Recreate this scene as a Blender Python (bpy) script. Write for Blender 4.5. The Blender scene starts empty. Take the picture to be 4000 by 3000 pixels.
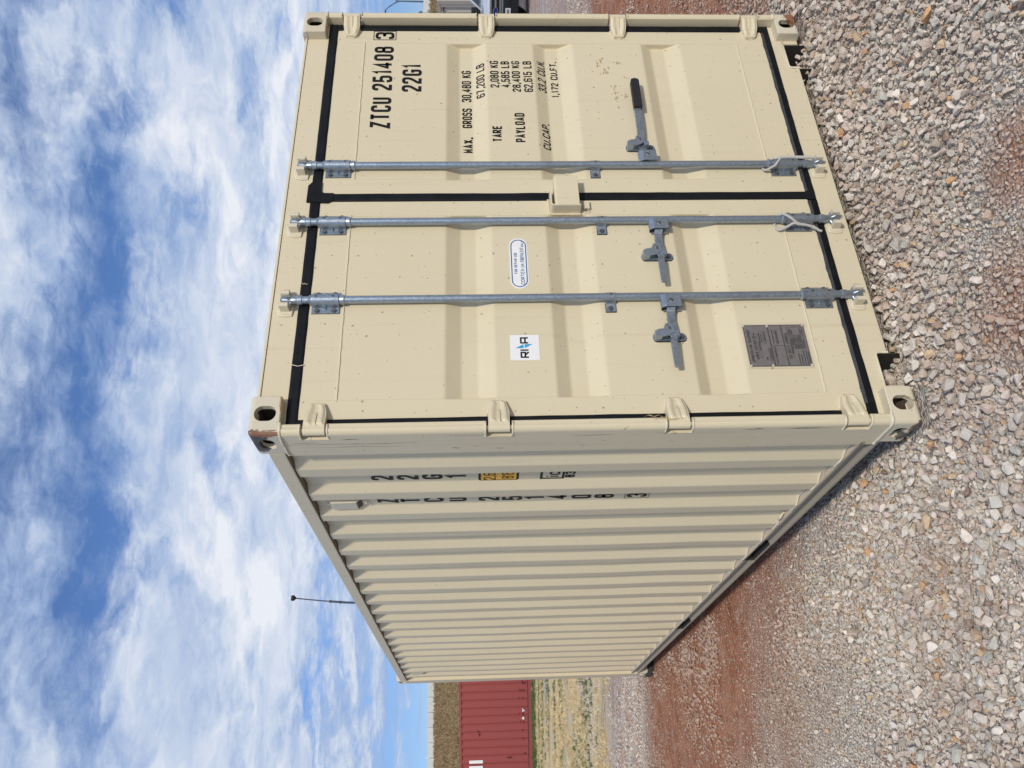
import bpy, bmesh, math, random
import numpy as np
from mathutils import Vector, Matrix
random.seed(7); RNG = np.random.default_rng(11)
S = bpy.context.scene
COL = S.collection
R = math.radians

# ------------------------------------------------------------------ camera
CAM = Vector((-1.29712, -2.70941, 1.73344))
IR = Vector((-0.0361962, -0.0321879, -0.9988262))      # image right  (world down)
ID = Vector((-0.8751052, 0.4836639, 0.0161263))        # image down   (world left)
FW = Vector((0.4825771, 0.8746617, -0.0456746))        # view direction
cd = bpy.data.cameras.new('camera'); cam = bpy.data.objects.new('camera', cd); COL.objects.link(cam)
cam.matrix_world = Matrix(((IR.x, -ID.x, -FW.x, CAM.x), (IR.y, -ID.y, -FW.y, CAM.y), (IR.z, -ID.z, -FW.z, CAM.z), (0, 0, 0, 1)))
cd.sensor_fit = 'HORIZONTAL'; cd.sensor_width = 36; cd.lens = 36 * 3102.1 / 4000
cd.clip_start = .05; cd.clip_end = 5000
S.camera = cam
S.render.resolution_x, S.render.resolution_y = 1024, 768

S.view_settings.view_transform = 'Standard'; S.view_settings.look = 'None'
S.view_settings.exposure = 0.0; S.view_settings.gamma = 1; S.view_settings.use_curve_mapping = False

# ------------------------------------------------------------------ node helper
class NT:
    def __init__(s, tree): s.t = tree; s.n = tree.nodes; s.l = tree.links
    def node(s, typ, ins=None, **kw):
        n = s.n.new(typ)
        for k, v in kw.items(): setattr(n, k, v)
        if ins:
            for k, v in ins.items(): s.put(n.inputs[k], v)
        return n
    def put(s, sock, v):
        if v is None: return
        if isinstance(v, bpy.types.NodeSocket): s.l.new(v, sock)
        elif isinstance(v, bpy.types.Node): s.l.new(v.outputs[0], sock)
        else:
            if sock.type == 'RGBA' and len(v) == 3: v = (*v, 1)
            sock.default_value = v
    def m(s, op, a, b=None, c=None, clamp=False):
        n = s.n.new('ShaderNodeMath'); n.operation = op; n.use_clamp = clamp
        for i, v in enumerate((a, b, c)):
            if v is not None: s.put(n.inputs[i], v)
        return n.outputs[0]
    def vm(s, op, a, b=None, out=0):
        n = s.n.new('ShaderNodeVectorMath'); n.operation = op
        s.put(n.inputs[0], a)
        if b is not None: s.put(n.inputs[1], b)
        return n.outputs[out]
    def mix(s, f, a, b, blend='MIX'):
        n = s.n.new('ShaderNodeMix'); n.data_type = 'RGBA'; n.blend_type = blend
        s.put(n.inputs[0], f); s.put(n.inputs[6], a); s.put(n.inputs[7], b)
        return n.outputs[2]
    def noise(s, vec, scale, detail=4, rough=.55, dist=0, out=0):
        return s.node('ShaderNodeTexNoise', {'Vector': vec, 'Scale': scale, 'Detail': detail, 'Roughness': rough, 'Distortion': dist}).outputs[out]
    def ramp(s, f, stops, interp='LINEAR'):
        n = s.n.new('ShaderNodeValToRGB'); n.color_ramp.interpolation = interp
        e = n.color_ramp.elements
        while len(e) < len(stops): e.new(.5)
        for x, (p, c) in zip(e, stops):
            x.position = p; x.color = (*c, 1) if hasattr(c, '__len__') else (c, c, c, 1)
        s.put(n.inputs[0], f); return n.outputs[0]
    def step(s, v, a, b):
        n = s.node('ShaderNodeMapRange', {'Value': v, 'From Min': a, 'From Max': b, 'To Min': 0., 'To Max': 1.}, interpolation_type='SMOOTHSTEP')
        return n.outputs[0]
    def sep(s, v):
        return s.node('ShaderNodeSeparateXYZ', {0: v}).outputs
    def comb(s, x, y, z):
        return s.node('ShaderNodeCombineXYZ', {0: x, 1: y, 2: z}).outputs[0]

# ------------------------------------------------------------------ sky and sun
SUN_TO = Vector((-0.25, -1.0, 0.62)).normalized()
sun_el = math.asin(SUN_TO.z); sun_az = math.atan2(SUN_TO.x, SUN_TO.y)
W = bpy.data.worlds.new('World'); S.world = W; W.use_nodes = True
t = NT(W.node_tree); W.node_tree.nodes.clear()
sky = t.node('ShaderNodeTexSky', sky_type='NISHITA', sun_disc=False, sun_elevation=sun_el, sun_rotation=sun_az % (2 * math.pi),
             altitude=1500, air_density=.9, dust_density=.1, ozone_density=3.5)
dirv = t.node('ShaderNodeTexCoord').outputs['Generated']
dx, dy, dz = t.sep(dirv)
tint = t.mix(t.step(dz, .0, .34), (.56, .60, .72), (.86, .98, 1.16))       # a cooler, less glaring air near the horizon
bg_sky = t.node('ShaderNodeBackground', {'Color': t.mix(1.0, sky.outputs[0], tint, 'MULTIPLY'), 'Strength': .115})
den = t.m('ADD', t.m('MAXIMUM', dz, 0.0), .12)
qx = t.m('DIVIDE', dx, den); qy = t.m('DIVIDE', dy, den)
# the cloud streets lie in long rolls: s runs across them, u along them
q0 = t.comb(qx, qy, 0.)
w1 = t.vm('SUBTRACT', t.noise(q0, 1.5, 3, .5, out=1), (.5, .5, .5)); w2 = t.vm('SUBTRACT', t.noise(q0, 5.2, 4, .6, out=1), (.5, .5, .5))
qw = t.vm('ADD', q0, t.vm('ADD', t.vm('MULTIPLY', w1, (.42, .42, 0.)), t.vm('MULTIPLY', w2, (.20, .20, 0.))))
wx, wy, wz = t.sep(qw)
sc = t.m('ADD', t.m('MULTIPLY', wx, .34), t.m('MULTIPLY', wy, .94))
uc = t.m('SUBTRACT', t.m('MULTIPLY', wx, .94), t.m('MULTIPLY', wy, .34))
big = t.noise(t.comb(t.m('MULTIPLY', uc, .6), sc, 1.7), 1.5, 3, .5)
fine = t.noise(t.comb(t.m('MULTIPLY', uc, .95), sc, 4.2), 3.4, 9, .58, .15)
finer = t.noise(t.comb(qx, qy, 9.1), 13., 7, .62, .5)
def bump_at(c, w): return t.m('POWER', 2.718, t.m('MULTIPLY', t.m('POWER', t.m('DIVIDE', t.m('SUBTRACT', sc, c), w), 2.0), -1.0))
gap = t.m('MULTIPLY', bump_at(1.665, .10), t.m('ADD', .40, t.m('MULTIPLY', t.step(uc, .95, .15), .60)))                                     # the long blue gap
gap2 = t.m('MULTIPLY', bump_at(1.36, .13), t.step(uc, .30, -.40))
gap3 = t.m('MULTIPLY', bump_at(1.30, .10), t.step(uc, .75, 1.15))
def dev(n, k): return t.m('MULTIPLY', t.m('SUBTRACT', n, .5), k)
cover = t.m('ADD', .70, t.m('ADD', dev(fine, 2.0), dev(big, .75)))
cover = t.m('ADD', cover, dev(finer, .66))
for g_, k_ in ((gap, .44), (gap2, .34), (gap3, .36)): cover = t.m('SUBTRACT', cover, t.m('MULTIPLY', g_, k_))
bank = t.m('MULTIPLY', t.step(sc, 1.74, 2.0), t.step(sc, 3.4, 2.5))
cover = t.m('ADD', cover, t.m('MULTIPLY', bank, .30))
low = t.step(dz, .18, .03)                                   # clearer towards the horizon
cover = t.m('SUBTRACT', cover, t.m('MULTIPLY', low, .50))
dens = t.step(cover, .20, .80)
shade_n = t.noise(t.comb(uc, sc, 7.0), 3.2, 7, .60, .3)
lit = t.m('ADD', t.m('MULTIPLY', t.step(cover, .45, 1.15), .50), t.m('MULTIPLY', t.step(shade_n, .28, .72), .58), clamp=True)
ccol = t.ramp(lit, [(0.0, (.33, .45, .70)), (.35, (.42, .53, .745)), (.62, (.58, .665, .82)), (.85, (.74, .79, .89)), (1.0, (.85, .875, .935))])
bg_cl = t.node('ShaderNodeBackground', {'Color': ccol, 'Strength': 1.0})
mixs = t.node('ShaderNodeMixShader', {0: t.m('MULTIPLY', dens, .97), 1: bg_sky.outputs[0], 2: bg_cl.outputs[0]})
t.l.new(mixs.outputs[0], t.node('ShaderNodeOutputWorld').inputs[0])

sd = bpy.data.lights.new('sun', 'SUN'); sd.energy = 2.7; sd.angle = R(5); sd.color = (1.0, .925, .80)
so = bpy.data.objects.new('sun', sd); COL.objects.link(so)
so.rotation_euler = SUN_TO.to_track_quat('Z', 'Y').to_euler(); so.location = (-3, -12, 9)

# ------------------------------------------------------------------ object helpers
def vnoise(x, y, sc, seed=0):
    """value noise in 0..1"""
    x = np.asarray(x) * sc; y = np.asarray(y) * sc; xi = np.floor(x).astype(np.int64); yi = np.floor(y).astype(np.int64); u = x - xi; v = y - yi
    u = u * u * (3 - 2 * u); v = v * v * (3 - 2 * v)
    def hsh(a, b):
        n = (a * 374761393 + b * 668265263 + seed * 1442695041) & 0x7fffffff; n = ((n ^ (n >> 13)) * 1274126177) & 0x7fffffff; n = n ^ (n >> 16); return (n & 0xffff) / 65535.
    return (hsh(xi, yi) * (1 - u) + hsh(xi + 1, yi) * u) * (1 - v) + (hsh(xi, yi + 1) * (1 - u) + hsh(xi + 1, yi + 1) * u) * v
def tag(o, label=None, cat=None, group=None, kind=None):
    if label: o['label'] = label
    if cat: o['category'] = cat
    if group: o['group'] = group
    if kind: o['kind'] = kind
    return o
def empty(name, loc=(0, 0, 0), rz=0, **kw):
    o = bpy.data.objects.new(name, None); COL.objects.link(o); o.location = loc; o.rotation_euler = (0, 0, rz)
    o.empty_display_size = .1
    return tag(o, **kw)

class MB:
    """collects shapes into one mesh"""
    def __init__(s): s.v = []; s.f = []; s.mi = []; s.sm = []; s.cur = 0; s.smooth = False
    def add(s, vs, fs, smooth=None):
        k = len(s.v); s.v += [tuple(map(float, p)) for p in vs]
        for f in fs:
            s.f.append(tuple(k + i for i in f)); s.mi.append(s.cur); s.sm.append(s.smooth if smooth is None else smooth)
    def box(s, x0, x1, y0, y1, z0, z1):
        vs = [(x, y, z) for x in (x0, x1) for y in (y0, y1) for z in (z0, z1)]
        s.add(vs, [(0, 1, 3, 2), (4, 6, 7, 5), (0, 4, 5, 1), (2, 3, 7, 6), (0, 2, 6, 4), (1, 5, 7, 3)])
    def bbox(s, x0, x1, y0, y1, z0, z1, r=.004):
        """box with chamfered edges"""
        bm = bmesh.new(); bmesh.ops.create_cube(bm, size=1)
        for v in bm.verts: v.co = Vector((x0 if v.co.x < 0 else x1, y0 if v.co.y < 0 else y1, z0 if v.co.z < 0 else z1))
        bmesh.ops.bevel(bm, geom=bm.edges[:], offset=r, segments=2, profile=.6, affect='EDGES')
        s.bm(bm)
    def bm(s, bm):
        bm.verts.index_update()
        s.add([v.co[:] for v in bm.verts], [[v.index for v in f.verts] for f in bm.faces]); bm.free()
    def prism(s, poly, axis, a, b, smooth=False):
        """extrude 2D poly along axis (0,1,2); poly coordinates fill the other two axes in order"""
        def P3(p, h):
            if axis == 0: return (h, p[0], p[1])
            if axis == 1: return (p[0], h, p[1])
            return (p[0], p[1], h)
        n = len(poly); vs = [P3(p, a) for p in poly] + [P3(p, b) for p in poly]
        s.add(vs, [tuple(range(n)), tuple(range(2 * n - 1, n - 1, -1))], False)
        s.add(vs, [(i, (i + 1) % n, n + (i + 1) % n, n + i) for i in range(n)], smooth)
    def cyl(s, p, q, r, n=20, r2=None, cap=True):
        p = Vector(p); q = Vector(q); d = (q - p).normalized()
        a = d.orthogonal().normalized(); b = d.cross(a); r2 = r if r2 is None else r2
        vs = [p + (a * math.cos(6.28318 * i / n) + b * math.sin(6.28318 * i / n)) * r for i in range(n)]
        vs += [q + (a * math.cos(6.28318 * i / n) + b * math.sin(6.28318 * i / n)) * r2 for i in range(n)]
        s.add(vs, [(i, (i + 1) % n, n + (i + 1) % n, n + i) for i in range(n)], True)
        if cap: s.add(vs, [tuple(range(n)), tuple(range(2 * n - 1, n - 1, -1))], False)
    def tube(s, pts, r, n=8, closed=False):
        pts = [Vector(p) for p in pts]; N = len(pts); vs = []
        rr = r if hasattr(r, '__len__') else [r] * N
        up = None
        for i, p in enumerate(pts):
            d = (pts[min(i + 1, N - 1)] - pts[max(i - 1, 0)]).normalized()
            if up is None: up = d.orthogonal().normalized()
            up = (up - d * up.dot(d)).normalized(); b = d.cross(up)
            vs += [p + (up * math.cos(6.28318 * k / n) + b * math.sin(6.28318 * k / n)) * rr[i] for k in range(n)]
        fs = [(i * n + k, i * n + (k + 1) % n, (i + 1) * n + (k + 1) % n, (i + 1) * n + k) for i in range(N - 1) for k in range(n)]
        s.add(vs, fs, True); s.add(vs, [tuple(range(n - 1, -1, -1)), tuple(range((N - 1) * n, N * n))], False)
    def lathe(s, p, d, prof, n=24):
        """profile [(h, r)] revolved about the axis p + d*h"""
        p = Vector(p); d = Vector(d).normalized(); a = d.orthogonal().normalized(); b = d.cross(a); vs = []
        for h, r in prof: vs += [p + d * h + (a * math.cos(6.28318 * k / n) + b * math.sin(6.28318 * k / n)) * r for k in range(n)]
        s.add(vs, [(i * n + k, i * n + (k + 1) % n, (i + 1) * n + (k + 1) % n, (i + 1) * n + k) for i in range(len(prof) - 1) for k in range(n)], True)
        N = len(prof); s.add(vs, [tuple(range(n - 1, -1, -1)), tuple(range((N - 1) * n, N * n))], False)
    def grid(s, G, smooth=True):
        """G[i][j] points"""
        n, m_ = len(G), len(G[0])
        s.add([p for row in G for p in row], [(i * m_ + j, i * m_ + j + 1, (i + 1) * m_ + j + 1, (i + 1) * m_ + j) for i in range(n - 1) for j in range(m_ - 1)], smooth)
    def build(s, name, mats, parent=None, sharp=None, bevel=None, fixn=True):
        me = bpy.data.meshes.new(name); me.from_pydata(s.v, [], s.f); 
        mats = mats if isinstance(mats, (list, tuple)) else [mats]
        for m_ in mats: me.materials.append(m_)
        me.polygons.foreach_set('material_index', s.mi); me.polygons.foreach_set('use_smooth', s.sm)
        if fixn:
            bm = bmesh.new(); bm.from_mesh(me); bmesh.ops.recalc_face_normals(bm, faces=bm.faces[:]); bm.to_mesh(me); bm.free()
        me.update()
        o = bpy.data.objects.new(name, me); COL.objects.link(o)
        if parent: o.parent = parent
        if bevel:
            b = o.modifiers.new('bevel', 'BEVEL'); b.width = bevel; b.segments = 2; b.limit_method = 'ANGLE'; b.angle_limit = R(40)
            b.harden_normals = False
        return o

def mirror(pts, mx): return [(2.438 - p[0], p[1], p[2]) for p in pts] if mx else pts

# ------------------------------------------------------------------ materials
def newmat(name):
    m = bpy.data.materials.new(name); m.use_nodes = True; nt = NT(m.node_tree); nt.n.clear()
    out = nt.node('ShaderNodeOutputMaterial'); b = nt.node('ShaderNodeBsdfPrincipled')
    nt.l.new(b.outputs[0], out.inputs[0]); return m, nt, b
def setp(nt, b, **kw):
    for k, v in kw.items(): nt.put(b.inputs[k.replace('_', ' ')], v)
def bump(nt, b, h, strength=.3, dist=.01):
    n = nt.node('ShaderNodeBump', {'Strength': strength, 'Distance': dist, 'Height': h}); nt.l.new(n.outputs[0], b.inputs['Normal'])

def paint(name, col, rough=.42, specks=1.0, streak=1.0, rust=0.0, scuff=0.0, bumpy=.05, spots=(), flat=(1., 0., 1.)):
    m, nt, b = newmat(name)
    P = nt.node('ShaderNodeTexCoord').outputs['Object']
    n1 = nt.noise(P, 1.3, 5, .6); n2 = nt.noise(P, 22, 4, .6)
    c = nt.mix(nt.m('MULTIPLY', nt.step(n1, .3, .75), .45), col, [x * y for x, y in zip(col, (.94, .93, .90))])
    # rain streaks, running down
    st = nt.noise(nt.vm('MULTIPLY', P, (26., 26., .9)), 1.0, 5, .65)
    c = nt.mix(nt.m('MULTIPLY', nt.step(st, .56, .80), .28 * streak), c, [x * y for x, y in zip(col, (.66, .62, .56))])
    # dust specks
    px_, py_, pz_ = nt.sep(P)
    vo = nt.node('ShaderNodeTexVoronoi', {'Vector': nt.comb(nt.m('ADD', nt.m('MULTIPLY', px_, flat[0]), nt.m('MULTIPLY', py_, flat[1])), pz_, 0.), 'Scale': 17., 'Randomness': 1.0}, voronoi_dimensions='2D')
    rnd = nt.sep(vo.outputs['Color'])
    rad = nt.m('MULTIPLY', nt.m('POWER', rnd[1], 5.0), .05)
    sp = nt.m('MULTIPLY', nt.m('LESS_THAN', vo.outputs['Distance'], nt.m('ADD', rad, .040)), nt.m('GREATER_THAN', rnd[0], nt.m('ADD', .30, nt.m('MULTIPLY', n1, .70))))
    c = nt.mix(nt.m('MULTIPLY', sp, min(1, .52 * specks)), c, (.10, .075, .045))
    fine = nt.m('GREATER_THAN', nt.noise(P, 150, 2, .5), .685)
    c = nt.mix(nt.m('MULTIPLY', fine, .16 * specks), c, (.24, .2, .14))
    if rust:
        rn = nt.noise(nt.vm('MULTIPLY', P, (1., 1., .55)), 17, 6, .7, .6)
        c = nt.mix(nt.m('MULTIPLY', nt.step(rn, .62 - .1 * rust, .73), .9), c, (.30, .155, .055))
        c = nt.mix(nt.m('MULTIPLY', nt.step(rn, .70 - .08 * rust, .78), .9), c, (.075, .04, .026))
    if scuff:
        sn = nt.noise(nt.vm('MULTIPLY', P, (1., 1., 3.2)), 9, 7, .72, .9)
        c = nt.mix(nt.m('MULTIPLY', nt.step(sn, .60 - .1 * scuff, .66), .85), c, (.045, .043, .045))
    for ctr, rad, scol, stretch in spots:        # stains with a place and shape of their own
        dist = nt.vm('LENGTH', nt.vm('MULTIPLY', nt.vm('SUBTRACT', P, ctr), stretch), out=1)
        k = nt.m('ADD', nt.m('DIVIDE', dist, rad), nt.m('MULTIPLY', nt.m('SUBTRACT', nt.noise(nt.vm('MULTIPLY', P, stretch), 55, 6, .7, .5), .5), 2.2))
        c = nt.mix(nt.m('MULTIPLY', nt.step(k, 1.05, .85), .93), c, scol)
    setp(nt, b, Base_Color=c, Roughness=nt.m('ADD', rough, nt.m('MULTIPLY', n2, .12)), Specular_IOR_Level=.42)
    bump(nt, b, nt.m('ADD', nt.noise(P, 3.2, 3, .5), nt.m('MULTIPLY', n2, .08)), bumpy, .02)
    return m
BEIGE = (.645, .570, .405)
M_paint = paint('beige_paint', BEIGE)
M_side = paint('beige_side_paint', BEIGE, rough=.45, specks=.35, streak=1.7, bumpy=.08, flat=(0., 1., 1.))
M_post = paint('beige_post_paint', BEIGE, streak=1.8, rust=.10, specks=.6, flat=(0., 1., 1.))
M_cast = paint('beige_casting_paint', (.59, .525, .395), rough=.5, streak=1.2, rust=.55)
M_scuffed = paint('scuffed_casting_paint', (.60, .55, .43), rough=.5, streak=1.6, rust=.35, spots=[
    ((-.004, .050, 2.575), .055, (.035, .034, .036), (1.6, .8, 1.)), ((-.004, .115, 2.565), .034, (.04, .037, .036), (1.6, .8, .8)), ((.004, .006, 2.53), .016, (.22, .10, .055), (1., 1., .22)), ((.14, .0, 2.47), .012, (.40, .24, .11), (.25, 1., 1.)), ((.08, .0, 2.592), .008, (.42, .26, .11), (.15, 1., 1.))])
M_rusty = paint('rusty_casting_paint', (.63, .57, .44), rough=.55, rust=.25, spots=[((2.425, -.002, .004), .058, (.075, .032, .022), (.8, 1., 1.1)), ((2.405, -.002, .020), .040, (.26, .115, .06), (.6, 1., 1.))])
M_cast0 = paint('left_casting_paint', (.64, .575, .43), rough=.5, rust=.25, spots=[((-.002, .06, .008), .022, (.16, .09, .06), (1., .3, 1.)), ((.135, .0, .002), .010, (.52, .34, .14), (.3, 1., 1.)), ((-.003, .125, .030), .028, (.06, .055, .055), (1.3, .8, 1.))])
M_weld = paint('weld_paint', (.64, .58, .44), specks=.1, streak=.3)
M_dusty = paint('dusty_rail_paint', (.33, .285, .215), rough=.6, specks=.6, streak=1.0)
M_ledge = paint('dirty_ledge_paint', (.53, .45, .36), rough=.65, specks=2.0, streak=2.0, rust=.15)
M_redpaint = paint('red_paint', (.285, .058, .054), rough=.55, specks=.5, streak=1.6, bumpy=.15)
M_backbeige = paint('faded_beige_paint', (.44, .41, .35), rough=.55, specks=.5, streak=2.0)

def simple(name, col, rough=.5, metal=0., spec=.5, var=.0, sc=20, **kw):
    m, nt, b = newmat(name); P = nt.node('ShaderNodeTexCoord').outputs['Object']
    if var:
        n = nt.noise(P, sc, 5, .65); c = nt.mix(nt.step(n, .25, .75), [x * (1 - var) for x in col], [min(1, x * (1 + var)) for x in col])
    else: c = (*col, 1)
    setp(nt, b, Base_Color=c, Roughness=rough, Metallic=metal, Specular_IOR_Level=spec, **kw); return m
def metal(name, col, rough):
    m, nt, b = newmat(name); P = nt.node('ShaderNodeTexCoord').outputs['Object']
    n = nt.noise(nt.vm('MULTIPLY', P, (1., 1., .8)), 120, 4, .6); n3 = nt.noise(P, 9, 4, .6)
    c = nt.mix(nt.step(n, .3, .72), [x * .80 for x in col], [x * 1.12 for x in col])
    c = nt.mix(nt.m('MULTIPLY', nt.step(n3, .52, .7), .35), c, [x * .62 for x in col])
    setp(nt, b, Base_Color=c, Metallic=.78, Roughness=nt.m('ADD', rough, nt.m('MULTIPLY', n, .22)), Specular_IOR_Level=.5)
    bump(nt, b, n, .12, .003); return m
M_galv = metal('galvanised_steel', (.35, .405, .47), .25)
M_galv2 = metal('dull_galvanised_steel', (.34, .39, .445), .27)
M_bolt = metal('bolt_steel', (.17, .18, .20), .42)
M_rubber = simple('black_rubber', (.007, .008, .010), .5, spec=.18, var=.35, sc=14)
M_rubber2 = simple('worn_rubber', (.03, .031, .034), .6, var=.4, sc=30)
M_grip = simple('black_plastic_grip', (.012, .012, .013), .55)
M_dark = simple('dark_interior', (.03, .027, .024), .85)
M_ink = simple('black_lettering', (.007, .007, .008), .55, spec=.25)
M_blue = simple('blue_print', (.02, .10, .27), .5)
M_cyan = simple('light_blue_print', (.03, .32, .62), .5)
M_white = simple('white_sticker', (.78, .78, .78), .4, var=.03, sc=50)
M_yellow = simple('yellow_sticker', (.85, .45, .04), .45, var=.08, sc=40)
M_plate = simple('grey_data_plate', (.20, .185, .178), .45, metal=.25, var=.1, sc=60)
M_platein = simple('plate_print', (.03, .028, .03), .5)
M_rope = simple('white_rope', (.46, .45, .43), .8, var=.2, sc=300)
M_cast_shade = simple('casting_inner_shade', (.10, .075, .055), .9, var=.4, sc=60)  # dark tone paints the shade inside the hollow castings, besides some dirt
M_vent = paint('vent_plastic', (.60, .545, .42), specks=.1, streak=.3)

# ------------------------------------------------------------------ stroke lettering
def rnd_poly(pts, r, closed=False, seg=4):
    out = []; n = len(pts)
    for i, p in enumerate(pts):
        rr = p[2] if len(p) > 2 else r
        if (not closed and i in (0, n - 1)) or rr <= 0: out.append((p[0], p[1])); continue
        p0 = Vector(pts[i - 1][:2]); p1 = Vector(p[:2]); p2 = Vector(pts[(i + 1) % n][:2])
        a = (p0 - p1); b = (p2 - p1); k = min(rr, a.length * .5, b.length * .5)
        A = p1 + a.normalized() * k; B = p1 + b.normalized() * k
        for j in range(seg + 1):
            u = j / seg; q = A * (1 - u) ** 2 + p1 * 2 * u * (1 - u) + B * u * u; out.append((q.x, q.y))
    return out
def ribbon(pts, w, closed=False):
    n = len(pts); L = []; Rr = []
    P_ = [Vector(p) for p in pts]
    for i in range(n):
        a = P_[i] - P_[i - 1] if (i or closed) else P_[1] - P_[0]
        b = P_[(i + 1) % n] - P_[i] if (i < n - 1 or closed) else a
        a = a.normalized() if a.length else b.normalized(); b = b.normalized() if b.length else a
        na = Vector((-a.y, a.x)); nb = Vector((-b.y, b.x)); mvec = na + nb
        mvec = na if mvec.length < 1e-4 else mvec.normalized()
        k = w / 2 / max(.45, mvec.dot(na)); L.append(P_[i] + mvec * k); Rr.append(P_[i] - mvec * k)
    vs = L + Rr; m_ = n if closed else n - 1
    return vs, [(i, (i + 1) % n, n + (i + 1) % n, n + i) for i in range(m_)]
Z0 = 0
GL = {
 '0': [('c', [(0, 0), (0, 1), (1, 1), (1, 0)])], '1': [('o', [(.12, .80, 0), (.62, 1, 0), (.62, 0)])],
 '2': [('o', [(0, .72), (0, 1), (1, 1), (1, .6), (0, .12, .08), (0, 0, 0), (1, 0)])],
 '3': [('o', [(0, .76), (0, 1), (1, 1), (1, .53), (.35, .53)]), ('o', [(.35, .53), (1, .53), (1, 0), (0, 0), (0, .24)])],
 '4': [('o', [(.70, 0), (.70, 1, 0), (.0, .27, 0), (1.12, .27)])],
 '5': [('o', [(.95, 1), (.06, 1, 0), (.02, .52, 0), (.2, .58), (1, .58), (1, 0), (0, 0), (0, .24)])],
 '6': [('o', [(1, .78), (1, 1), (0, 1), (0, 0), (1, 0), (1, .57), (0, .57)])],
 '7': [('o', [(0, 1), (1, 1, 0), (.38, 0)])],
 '8': [('c', [(.04, .53), (.04, 1), (.96, 1), (.96, .53)]), ('c', [(0, 0), (0, .53), (1, .53), (1, 0)])],
 '9': [('o', [(0, .22), (0, 0), (1, 0), (1, 1), (0, 1), (0, .43), (1, .43)])],
 'A': [('o', [(0, 0), (.5, 1.03, 0), (1, 0)]), ('o', [(.16, .28), (.84, .28)])],
 'B': [('c', [(0, .53, 0), (0, 1, 0), (.95, 1), (.95, .53)]), ('c', [(0, 0, 0), (0, .53, 0), (1, .53), (1, 0)])],
 'C': [('o', [(1, .74), (1, 1), (0, 1), (0, 0), (1, 0), (1, .26)])],
 'D': [('c', [(0, 0, 0), (0, 1, 0), (1, 1), (1, 0)])],
 'E': [('o', [(1, 1), (0, 1, 0), (0, 0, 0), (1, 0)]), ('o', [(0, .52), (.85, .52)])],
 'F': [('o', [(1, 1), (0, 1, 0), (0, 0)]), ('o', [(0, .50), (.85, .50)])],
 'G': [('o', [(1, .76), (1, 1), (0, 1), (0, 0), (1, 0), (1, .47, 0), (.52, .47)])],
 'H': [('o', [(0, 0), (0, 1)]), ('o', [(1, 0), (1, 1)]), ('o', [(0, .52), (1, .52)])],
 'I': [('o', [(.5, 0), (.5, 1)])], 'J': [('o', [(1, 1), (1, 0), (0, 0), (0, .25)])],
 'K': [('o', [(0, 0), (0, 1)]), ('o', [(1, 1), (.06, .45)]), ('o', [(.32, .6), (1.05, 0)])],
 'L': [('o', [(0, 1), (0, 0, 0), (1, 0)])], 'M': [('o', [(0, 0), (0, 1, 0), (.5, .3, 0), (1, 1, 0), (1, 0)])],
 'N': [('o', [(0, 0), (0, 1, 0), (1, 0, 0), (1, 1)])], 'O': [('c', [(0, 0), (0, 1), (1, 1), (1, 0)])],
 'P': [('o', [(0, 0), (0, 1, 0), (1, 1), (1, .45), (0, .45)])], 'Q': [('c', [(0, 0), (0, 1), (1, 1), (1, 0)]), ('o', [(.6, .25), (1.05, -.08)])],
 'R': [('o', [(0, 0), (0, 1, 0), (1, 1), (1, .48), (0, .48)]), ('o', [(.5, .48), (1.02, 0)])],
 'S': [('o', [(1, .78), (1, 1), (0, 1), (0, .53), (1, .53), (1, 0), (0, 0), (0, .22)])],
 'T': [('o', [(-.05, 1), (1.05, 1)]), ('o', [(.5, 1), (.5, 0)])], 'U': [('o', [(0, 1), (0, 0), (1, 0), (1, 1)])],
 'V': [('o', [(0, 1), (.5, -.02, 0), (1, 1)])], 'W': [('o', [(0, 1), (.25, 0, 0), (.5, .8, 0), (.75, 0, 0), (1, 1)])],
 'X': [('o', [(0, 0), (1, 1)]), ('o', [(0, 1), (1, 0)])], 'Y': [('o', [(0, 1), (.5, .45)]), ('o', [(1, 1), (.5, .45, 0), (.5, 0)])],
 'Z': [('o', [(0, 1), (1, 1, 0), (0, 0, 0), (1, 0)])], 'c': [('o', [(1, .42), (1, .62), (0, .62), (0, 0), (1, 0), (1, .2)])],
 'i': [('o', [(.5, 0), (.5, .62)]), ('o', [(.5, .78), (.5, .9)])], '-': [('o', [(.1, .5), (.9, .5)])],
 '.': [('o', [(.35, .0), (.35, .08)])], ',': [('o', [(.45, .10), (.45, .0, 0), (.25, -.14)])], "'": [('o', [(.5, 1), (.42, .76)])],
}
NARROW = {'1': .62, '.': .38, ',': .38, "'": .4, 'I': .42, 'i': .4, ' ': .62}
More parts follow.
